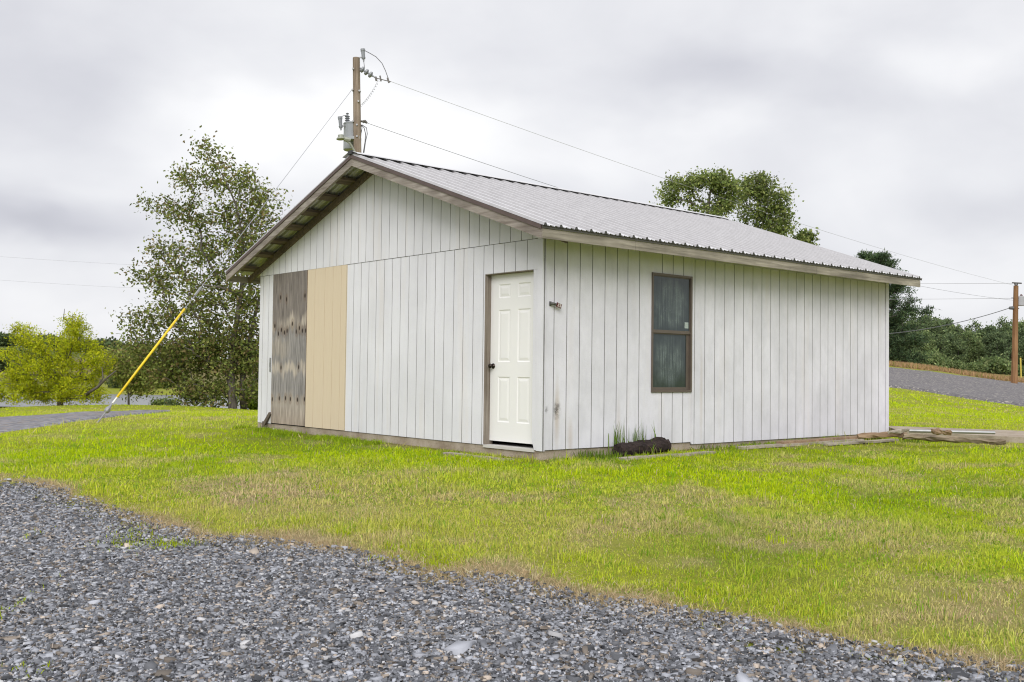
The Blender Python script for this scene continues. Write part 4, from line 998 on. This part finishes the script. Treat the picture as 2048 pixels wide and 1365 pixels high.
# brownish shrub mass between the two, and small bank shrubs
def simple_tree(name, label, cat, px, base_py, top_py, half, d, cols, n=60, per=50, size=.14, spread=.3, group=None, d0=20, mat='leaf', base=None, asp=.6, rmax=.2, low=.25):
    bs = at(px, base_py, d) if base is None else base
    bs = np.array([bs[0], bs[1], tz(bs[0], bs[1])[0]]); top_ = at(px, top_py, d)[2]; h = top_-bs[2]; w = half/F_PX*d
    c0 = bs+np.array([0, 0, h*(1+low)/2]); bb = [(c0, (w, w, h*(1-low)/2), n)]
    for k in range(4):
        a = RNG.uniform(0, 6.28); bb.append((c0+np.array([math.cos(a)*w*.55, math.sin(a)*w*.55, h*RNG.uniform(-.25, .2)]), (w*.55, w*.55, h*.22), max(4, n//5)))
    tk = [bs+np.array([0, 0, -.2]), bs+np.array([RNG.normal(0, .03)*h, 0, h*.25]), bs+np.array([RNG.normal(0, .04)*h, 0, h*.5]), bs+np.array([RNG.normal(0, .05)*h, 0, h*.75])]
    return make_tree(name, label, cat, bs, tk, bb, cols, size=size, aspect=asp, per=per, spread=spread, r_tip=h*.0022, rmax=min(rmax, h*.03), group=group, mat=mat, bark='bark_far')
OL = [(.20, .25, .05), (.26, .28, .07), (.16, .20, .045), (.28, .24, .09)]
DK = [(.09, .13, .05), (.12, .16, .06), (.07, .105, .045), (.14, .18, .07)]
MID = [(.11, .16, .04), (.14, .19, .05), (.08, .12, .03), (.17, .21, .06)]
simple_tree('shrub', 'dull olive bushy shrub between the yellow-green bush and the sparse tree', 'shrub', 258, 812, 684, 58, 45, OL, 90, 50, .12, .25, low=.40, rmax=.05)
simple_tree('shrub', 'low dark shrub on the far pond bank just right of the yellow guard', 'shrub', 245, 792, 752, 20, 88, DK, 40, 45, .24, .35)
simple_tree('shrub', 'round dark shrub on the far pond bank beneath the sparse tree', 'shrub', 322, 791, 748, 22, 88, DK, 40, 45, .24, .35)
simple_tree('shrub', 'wide pale green shrub on the far pond bank between two dark shrubs', 'shrub', 285, 792, 766, 34, 90, MID, 40, 40, .22, .35)
simple_tree('reed_clump', 'small green reed clump at the pond edge left of the trunks', 'reeds', 318, 812, 797, 16, 58, MID, 26, 30, .14, .12)
simple_tree('reed_clump', 'darker reed clump at the pond edge under the low branches', 'reeds', 345, 814, 799, 13, 57, DK, 22, 30, .14, .12)
simple_tree('shrub', 'low bright green shrub on the slope between the trunks and the shed', 'shrub', 512, 815, 780, 18, 47, [(.12, .17, .02), (.16, .22, .025)], 40, 45, .13, .2)
# far left trees
GLT = 'far trees on the left skyline'
TL = [simple_tree('far_tree', 'dark round tree on the distant skyline', 'tree', 8, 693, 670, 24, 330, DK, 60, 22, 1.0, .9, GLT, rmax=.5)]
for (px, py, d, s) in ((-40, 694, 330, 1.1), (208, 710, 300, 1.15), (60, 695, 325, .9), (100, 700, 325, 1.0), (280, 712, 310, .9), (350, 714, 310, 1.0), (420, 715, 310, .95), (490, 718, 310, .95), (560, 720, 320, 1), (150, 705, 322, .9)):
    p = at(px, py, d); copy_tree(TL[0], (p[0], p[1], tz(p[0], p[1])[0]), RNG.uniform(0, 6), s)
GLM = 'dark trees in the valley at the left edge'
T3 = [simple_tree('valley_tree', 'dark green tree below the far field, glimpsed at the left edge', 'tree', 10, 744, 700, 24, 170, DK, 70, 26, .55, .55, GLM, rmax=.35)]
for (px, d, s) in ((-35, 172, 1.1), (45, 176, .9), (85, 175, .8), (240, 178, .55), (350, 180, .5), (500, 182, .5)):
    p = at(px, 744, d); copy_tree(T3[0], (p[0], p[1], tz(p[0], p[1])[0]), RNG.uniform(0, 6), s)

# oaks behind the roof
OAK = [(.17, .225, .065), (.22, .27, .08), (.13, .175, .05), (.28, .31, .10)]
def oak(label, px, d, bb, seed_trunk):
    bs = at(px, 760, d); bs = np.array([bs[0], bs[1], tz(bs[0], bs[1])[0]])
    make_tree('oak_tree', label, 'tree', bs, [bs+np.array([0, 0, -.2])]+[at(x, y, d) for x, y in seed_trunk], [bl(a[0], a[1], d, a[2], a[3], a[4], max(a[2], 36)) for a in bb], OAK, size=.17, aspect=.6, per=33, spread=.25, r_tip=.013, rmax=.3)
oak('round-topped oak crown showing above the roof, the left of a touching pair', 1412, 58, ((1345, 378, 22, 22, 26), (1375, 362, 24, 16, 26), (1420, 358, 40, 14, 44), (1450, 375, 22, 20, 26), (1340, 400, 18, 10, 12), (1385, 398, 20, 10, 8), (1430, 410, 34, 14, 26), (1405, 430, 40, 14, 24), (1468, 378, 14, 26, 20), (1460, 400, 16, 20, 16), (1420, 480, 70, 40, 50)), ((1412, 640), (1412, 520), (1414, 460), (1416, 420), (1420, 385)))
oak('taller-sided oak crown showing above the roof, the right of a touching pair', 1520, 60, ((1515, 368, 34, 20, 44), (1490, 385, 18, 18, 18), (1540, 395, 30, 24, 34), (1565, 400, 16, 24, 20), (1500, 425, 28, 18, 24), (1550, 430, 32, 22, 36), (1572, 445, 14, 18, 14), (1530, 455, 36, 14, 24), (1560, 462, 24, 9, 14), (1510, 500, 60, 30, 40)), ((1512, 640), (1512, 520), (1512, 470), (1514, 430), (1518, 395)))
bs = at(1610, 760, 62); bs[2] = tz(bs[0], bs[1])[0]
make_tree('oak_tree', 'small leafy treetop peeking over the roof right of the oak pair', 'tree', bs, [bs, at(1610, 640, 62), at(1610, 520, 62), at(1610, 480, 62)], [bl(1612, 470, 62, 12, 9, 9), bl(1597, 476, 62, 9, 5, 5), bl(1608, 500, 62, 26, 18, 20)], OAK, size=.24, per=34, spread=.2, r_tip=.013, rmax=.15)

# pine behind the right end of the shed
PD = 108.0; pbs = at(1752, 735, PD); pbs[2] = tz(pbs[0], pbs[1])[0]
PINE = [(0.061, 0.101, 0.047), (0.081, 0.128, 0.054), (0.047, 0.081, 0.041), (0.108, 0.149, 0.068)]
blobs = []
for (y, half, n) in ((512, 22, 12), (524, 34, 16), (545, 44, 18), (565, 50, 22), (582, 64, 24), (602, 72, 26), (618, 84, 30), (640, 70, 26), (660, 82, 30), (675, 80, 34), (690, 78, 40), (705, 80, 40), (720, 78, 36)):
    for sgn in (-1, 1): blobs.append(bl(1750+sgn*half*.66, y+RNG.uniform(-4, 4), PD, half*.58, 7, n//2+5, half*.95))
make_tree('pine_tree', 'tall dark layered pine behind the shed right end', 'tree', pbs, [pbs+np.array([0, 0, -.2])]+[at(1747, y, PD) for y in (700, 650, 600, 560, 530, 508)], blobs, PINE, size=.42, aspect=.20, per=70, spread=.32, r_tip=.022, rmax=.28, mat='needle', droop=-.3, flat=.45, bark='bark_far')
# wood behind the far road
GW = 'trees of the dark wood behind the gravel road'
protos = []
def wt(kind, h, w, cols, n, per, size, spread):
    base = np.array([0, 400.0 + 30*len(protos), 0]); base[2] = tz(base[0], base[1])[0]
    c0 = base+np.array([0, 0, h*.56]); bb = [(c0, (w, w, h*.40), n)]
    for k in range(6):
        a = RNG.uniform(0, 6.28); bb.append((c0+np.array([math.cos(a)*w*.7, math.sin(a)*w*.7, h*RNG.uniform(-.3, .28)]), (w*.5, w*.5, h*.13), n//6))
    return make_tree('wood_tree', 'dark leafy tree in the wood beyond the gravel road', 'tree', base, [base+np.array([0, 0, -.3]), base+np.array([0, 0, h*.3]), base+np.array([.1, 0, h*.6]), base+np.array([0, 0, h*.85])], bb, cols, size=size, aspect=.7, per=per, spread=spread, r_tip=.02, rmax=.25, group=GW, bark='bark_far')
WD1 = [(0.128, 0.18, 0.078), (0.171, 0.235, 0.094), (0.102, 0.141, 0.071), (0.222, 0.274, 0.118)]
WD2 = [(0.162, 0.227, 0.086), (0.213, 0.282, 0.102), (0.128, 0.18, 0.075), (0.282, 0.329, 0.141)]
WD3 = [(0.111, 0.157, 0.078), (0.145, 0.196, 0.086), (0.085, 0.125, 0.063), (0.171, 0.22, 0.102)]
for _ in (0,): pass
protos = []
for k, cset in enumerate((WD1, WD2, WD3, WD1)): protos.append(wt(k, 11.0+k*.8, 3.4+.3*(k % 2), cset, 90, 30, .50, .42))
spots = []
for px in np.arange(1700, 2330, 16):
    spots.append((px+RNG.uniform(-8, 8), 140+RNG.uniform(-5, 6), RNG.uniform(.38, .54)))
for px in np.arange(1690, 2330, 18): spots.append((px+RNG.uniform(-8, 8), 152+RNG.uniform(-4, 6), RNG.uniform(.52, .68)))
for px in np.arange(1690, 2330, 20): spots.append((px+RNG.uniform(-9, 9), 166+RNG.uniform(-4, 6), RNG.uniform(.64, .82)))
used = set()
for (px, d, s) in spots:
    k = int(RNG.integers(0, 4)); sx = (px-1776)/272
    s = s*(1.0-.10*np.clip(sx, 0, 1))
    P = at(px, 745, d); loc = (P[0], P[1], tz(P[0], P[1])[0]-.1)
    if k not in used:
        used.add(k); protos[k].location = loc; protos[k].scale = (s, s, s); protos[k].rotation_euler = (0, 0, RNG.uniform(0, 6))
    else: copy_tree(protos[k], loc, RNG.uniform(0, 6), s)
GS = 'undergrowth shrubs along the foot of the wood'
sh = simple_tree('wood_shrub', 'rounded green shrub at the foot of the wood', 'shrub', 1850, 738, 705, 30, 126, WD2, 70, 30, .36, .35, GS, rmax=.15, low=.05)
for px in np.arange(1765, 2200, 46):
    P = at(px+RNG.uniform(-8, 8), 745, 127+RNG.uniform(-3, 5)); Q = at(px+RNG.uniform(8, 34), 745, 147+RNG.uniform(-3, 5)); copy_tree(sh, (Q[0], Q[1], tz(Q[0], Q[1])[0]-.05), RNG.uniform(0, 6), RNG.uniform(.9, 1.3)); copy_tree(sh, (P[0], P[1], tz(P[0], P[1])[0]-.05), RNG.uniform(0, 6), RNG.uniform(.45, 1.05))

# ------------------------------------------------------------------ timber, slab, weeds and other small things
def rough_tube(p, q, r0, r1, n=10, k=9, amp=.15, bend=.0):
    p = np.array(p); q = np.array(q); mb = MB(); pts = [p*(1-f)+q*f+np.array([0, 0, bend*4*f*(1-f)]) for f in np.linspace(0, 1, k)]
    mb.tube(pts, [(r0+(r1-r0)*f)*(1+RNG.uniform(-amp, amp)) for f in np.linspace(0, 1, k)], n)
    v = np.array(mb.v); v += RNG.normal(0, min(r0*amp*1.0, .010), v.shape); mb.v = [tuple(a) for a in v]; return mb
def put(mb, name, mat, label, cat, base, group=None):
    o = mb.build(name, mat, None, off=base); o.location = base; tag(o, label, cat, group); return o
# dark rotten log under the window
a = BW(1.05, -.20, -.035); b = BW(1.98, -.18, -.01)
mb = rough_tube(a, b, .088, .080, 14, 14, .07); mb2 = rough_tube(BW(1.45, -.18, .04), BW(1.95, -.17, .06), .045, .03, 7, 7, .4); mb.add(mb2.v, mb2.f)
put(mb, 'rotten_log', M['rotten'], 'short black-brown rotten log lying against the wall below the window', 'log', a)
def plank(px0, py0, px1, py1, w, th, label, mat='plank', z=0.0, d0=5, group=None, name='plank'):
    p = ground(px0, py0, d0); q = ground(px1, py1, d0); p[2] += th/2+z; q[2] += th/2+z
    mb = MB(); K = 7; 
    for i in range(K):
        pass
    pts = [p*(1-f)+q*f for f in np.linspace(0, 1, K)]
    d = (q-p)/np.linalg.norm(q-p); r = np.cross(d, (0, 0, 1)); r /= np.linalg.norm(r); vs = []
    for i, c in enumerate(pts):
        ww = w*(1+RNG.uniform(-.08, .08)); j = RNG.normal(0, .004)
        for s_, u in ((-1, -1), (1, -1), (1, 1), (-1, 1)): vs.append(c+r*s_*ww/2+np.array([0, 0, u*th/2+j]))
    fs = [(0, 1, 2, 3), tuple(4*(K-1)+i for i in (3, 2, 1, 0))]+[(4*i+j, 4*i+4+j, 4*i+4+(j+1) % 4, 4*i+(j+1) % 4) for i in range(K-1) for j in range(4)]
    mb.add(vs, fs); return put(mb, name, M[mat], label, 'board', p, group)
plank(1240, 921, 1425, 908, .13, .03, 'pale grey board lying in the grass in front of the dark log')
plank(892, 909, 1022, 923, .10, .025, 'grey scrap board half sunk in grass below the door')
plank(1478, 899, 1720, 882, .14, .035, 'long grey plank on the grass along the foot of the side wall', z=.0)
plank(1560, 893, 1770, 877, .13, .035, 'weathered brown plank lying behind the long grey plank', 'logwood', z=.03)
plank(1650, 893, 1790, 884, .12, .03, 'split grey plank end nearest the lawn below the bare log', z=.01)
# slab beside the shed
s0 = ground(1800, 876, 8); s1 = ground(2075, 888, 8); s2 = ground(2075, 870, 8); s3 = ground(1770, 859, 8)
zt = max(s0[2], s1[2])+.085; mb = MB()
def hexq(q, z0, z1): 
    m_ = MB(); m_.hexa([(*p[:2], z0) for p in q]+[(*p[:2], z1) for p in q]); return m_
ext = s1+(s1-s0)*.6; ext2 = s2+(s2-s3)*.5
mb = hexq([s0, ext, ext2, s3], zt-.6, zt)
put(mb, 'concrete_slab', M['concrete'], 'flat beige concrete slab beside the shed right corner', 'slab', s0)
def onslab(px, py, z):
    d_ = at(px, py, 2.0)-np.array([0, 0, CAM_H]); k = (z-CAM_H)/d_[2]; return np.array([0, 0, CAM_H])+d_*k
put(rough_tube(onslab(1716, 873, .03), onslab(1812, 871, .05), .040, .038, 10, 10, .16, .015), 'log', M['logwood'], 'thick bare brown log lying at the shed corner', 'log', onslab(1718, 872, 0))
pts = rough_tube(onslab(1806, 874, .035), onslab(2010, 885, -.01), .045, .03, 10, 16, .25, .0)
put(pts, 'log', m_wood('log_dark', (.12, .09, .06), (.33, .27, .19), 'x', .9), 'long weathered log along the slab front edge', 'log', onslab(1806, 873, 0))
put(rough_tube(onslab(1818, 862, zt+.05), onslab(1990, 866, zt+.05), .026, .024, 8, 8, .02), 'pipe', M['steel'], 'grey metal pipe lying on the concrete slab', 'pipe', onslab(1818, 862, zt))
put(rough_tube(onslab(1864, 862.5, zt+.10), onslab(1902, 866, zt+.09), .042, .034, 8, 8, .25), 'stick', M['logwood'], 'short broken brown stick lying across the pipe', 'stick', onslab(1864, 862, zt))
put(rough_tube(onslab(1778, 866, .12), onslab(1815, 860, .12), .022, .03, 7, 7, .25), 'stick', M['plank'], 'pale bare branch between the shed corner and the pipe', 'stick', onslab(1778, 866, .1))
# leaning piece at the left corner
mb = MB(); mb.beam(BW(-.05, 6.73, -.02), BW(-.03, 6.56, .17), .05, .045, (1, 1, .3)); mb.beam(BW(-.06, 6.74, -.16), BW(-.06, 6.735, .03), .04, .04, (1, 0, 0))
put(mb, 'propped_block', m_wood('dark_block', (.06, .05, .04), (.2, .16, .13), 'z'), 'dark bent wooden prop leaning at the foot of the plywood', 'prop', BW(-.05, 6.73, -.1))
for (px, py, r, lb) in ((548, 861, .055, 'pale broken stone under the plywood panel'), (735, 876, .06, 'flat pale stone at the foundation below the white siding'), (1055, 908, .05, 'small stone at the foundation left of the corner')):
    p = ground(px, py, 8); mb = MB(); mb.lathe((0, 0, -.02), (.2, .1, 1), [(0, r*.9), (r*.4, r), (r*.8, r*.7), (r, r*.25)], 9); v = np.array(mb.v); v += RNG.normal(0, r*.13, v.shape); mb.v = [tuple(a) for a in v]
    o = mb.build('stone', M['stone']); o.location = p; tag(o, lb, 'stone')
def weed(px, py, n, h, spread, label, cols=((.12, .20, .02), (.16, .24, .03)), d0=8, w=.009, base=None, lean=.45, name='weed_clump'):
    p = ground(px, py, d0) if base is None else base
    x = RNG.normal(0, spread, n); y = RNG.normal(0, spread, n); cc = np.array(cols)[RNG.integers(0, len(cols), n)]*RNG.uniform(.7, 1.25, (n, 1))
    v, f, c = blades(p[0]+x, p[1]+y, RNG.uniform(.5, 1, n)*h, RNG.uniform(.7, 1.3, n)*w, cc, 2, lean); v = v-p
    o = np_mesh(name, v, f, M['blade'], c); o.location = p; tag(o, label, 'weeds')
weed(0, 0, 34, .50, .07, 'tall thin weed with seed head behind the left end of the dark log', base=np.array([*BW(1.20, -.07, 0)[:2], -.12]), lean=.16, w=.014)
weed(0, 0, 60, .45, .10, 'upright grass tuft behind the middle of the dark log', base=np.array([*BW(1.55, -.06, 0)[:2], -.12]), lean=.16, w=.012)
weed(0, 0, 60, .20, .22, 'loose dry stems leaning over the front of the dark log', cols=((.34, .38, .10), (.42, .38, .16), (.2, .32, .03)), base=np.array([*BW(1.5, -.33, 0)[:2], -.13]), lean=.8, w=.007)
weed(960, 898, 60, .12, .09, 'leafy green weeds left of the door sill', w=.016, lean=.7)
weed(1005, 905, 26, .09, .04, 'small weed sprig below the middle of the door sill', w=.014, lean=.7)
weed(1042, 909, 20, .08, .03, 'small weed sprig below the right end of the door sill', w=.014, lean=.7)
weed(1190, 916, 220, .14, .16, 'thick grass clump at the wall left of the dark log', lean=.5)
weed(1400, 897, 120, .11, .16, 'low weeds at the wall right of the window', lean=.6)
weed(1500, 893, 70, .10, .10, 'thin weeds at the wall before the long plank', lean=.5)
weed(930, 884, 50, .11, .10, 'low weeds along the foundation left of the door', lean=.6)
weed(540, 858, 60, .10, .10, 'low weeds at the foundation by the propped block', lean=.6)
weed(1815, 884, 80, .16, .14, 'grass tuft growing by the fork of the two logs', lean=.5)
weed(1060, 925, 60, .06, .14, 'dry straw heap at the shed corner', cols=((.40, .28, .15), (.3, .2, .1)), lean=1.5, w=.006, name='straw_heap')
weed(1372, 900, 90, .05, .10, 'dry straw heap at the right end of the dark log', cols=((.40, .28, .15), (.3, .2, .1)), lean=1.6, w=.006, name='straw_heap')

# ------------------------------------------------------------------ sky and light
SUN_EL, SUN_AZ = math.radians(35), math.radians(184)     # azimuth from +Y, clockwise: behind the camera
w = bpy.data.worlds.new('World'); sc.world = w; w.use_nodes = True
nt = w.node_tree; nd = nt.nodes; lk = nt.links; bg = nd['Background']; bg.inputs[1].default_value = .060
sky = nd.new('ShaderNodeTexSky'); sky.sky_type = 'NISHITA'; sky.sun_disc = False; sky.sun_elevation = SUN_EL; sky.sun_rotation = SUN_AZ
sky.air_density = 1; sky.dust_density = 2
tcn = nd.new('ShaderNodeTexCoord')
class WN(NT):
    def __init__(s): s.t = nt; s.n = nd; s.l = lk; s.co = tcn
q = WN()
dirv = tcn.outputs['Generated']
mp = q.new('ShaderNodeMapping'); lk.new(dirv, mp.inputs[0]); mp.inputs['Scale'].default_value = (1, 1, 1.8)
n1 = q.noise(mp.outputs[0], 2.3, 6, .5, .35); n2 = q.noise(mp.outputs[0], 6.0, 5, .5, .3)
warp = q.new('ShaderNodeTexNoise'); lk.new(mp.outputs[0], warp.inputs['Vector']); warp.inputs['Scale'].default_value = 4.0; warp.inputs['Detail'].default_value = 4
ws = q.new('ShaderNodeVectorMath', operation='SUBTRACT'); lk.new(warp.outputs['Color'], ws.inputs[0]); ws.inputs[1].default_value = (.5, .5, .5)
wm = q.new('ShaderNodeVectorMath', operation='SCALE'); lk.new(ws.outputs[0], wm.inputs[0]); wm.inputs['Scale'].default_value = .16
wa = q.new('ShaderNodeVectorMath', operation='ADD'); lk.new(dirv, wa.inputs[0]); lk.new(wm.outputs[0], wa.inputs[1])
val = q.math('ADD', .80, q.math('MULTIPLY', q.math('SUBTRACT', n1, .5), .36)); val = q.math('ADD', val, q.math('MULTIPLY', q.math('SUBTRACT', n2, .5), .24))
for (px, py, rx, ry, amp) in ((90, 430, 330, 110, -.26), (60, 130, 420, 170, -.16), (800, 270, 420, 190, .24), (470, 250, 260, 110, .10), (250, 640, 600, 80, .06), (1480, 160, 420, 110, -.14), (1980, 430, 300, 120, -.10), (1960, 80, 260, 90, .12), (1300, 300, 300, 110, .10), (420, 60, 300, 90, -.05), (2000, 610, 300, 70, .04)):
    c = at(px, py, 1.0)-np.array([0, 0, CAM_H]); c = c/np.linalg.norm(c)
    val = q.math('ADD', val, q.math('MULTIPLY', blob(q, wa.outputs[0], tuple(c), (rx/F_PX, rx/F_PX, ry/F_PX)), amp))
# an overcast dome is brighter overhead than at the horizon
sep = q.new('ShaderNodeSeparateXYZ'); lk.new(dirv, sep.inputs[0])
mr = q.new('ShaderNodeMapRange', interpolation_type='SMOOTHSTEP'); lk.new(sep.outputs[2], mr.inputs[0]); mr.inputs[1].default_value = .38; mr.inputs[2].default_value = .95; mr.inputs[3].default_value = 1.0; mr.inputs[4].default_value = 1.7
cl = q.ramp(val, (.42, (4.7, 4.75, 5.35)), (.62, (6.3, 6.35, 6.9)), (.80, (8.1, 8.15, 8.5)), (1.0, (10.4, 10.4, 10.45)))
vm = q.new('ShaderNodeVectorMath', operation='SCALE'); lk.new(cl, vm.inputs[0]); lk.new(mr.outputs[0], vm.inputs['Scale'])
fin = q.mix(.96, sky.outputs[0], vm.outputs[0]); lk.new(fin, bg.inputs[0])
sd = bpy.data.lights.new('sun', 'SUN'); sd.energy = 1.3; sd.angle = math.radians(36); sd.color = (1, .98, .96)
so_ = bpy.data.objects.new('sun', sd); col.objects.link(so_)
sdir = Vector((math.sin(SUN_AZ)*math.cos(SUN_EL), math.cos(SUN_AZ)*math.cos(SUN_EL), math.sin(SUN_EL)))
so_.rotation_euler = sdir.to_track_quat('Z', 'Y').to_euler()
vs_ = sc.view_settings; sc.display_settings.display_device = 'sRGB'; vs_.view_transform = 'Standard'; vs_.look = 'None'; vs_.exposure = 0.8; vs_.gamma = 1.0
sc.render.film_transparent = False
sc.cycles.use_denoising = True; sc.cycles.denoiser = 'OPENIMAGEDENOISE'; sc.cycles.denoising_prefilter = 'ACCURATE'; sc.cycles.filter_width = 1.15; sc.cycles.max_bounces = 6; sc.cycles.diffuse_bounces = 4; sc.cycles.transparent_max_bounces = 4
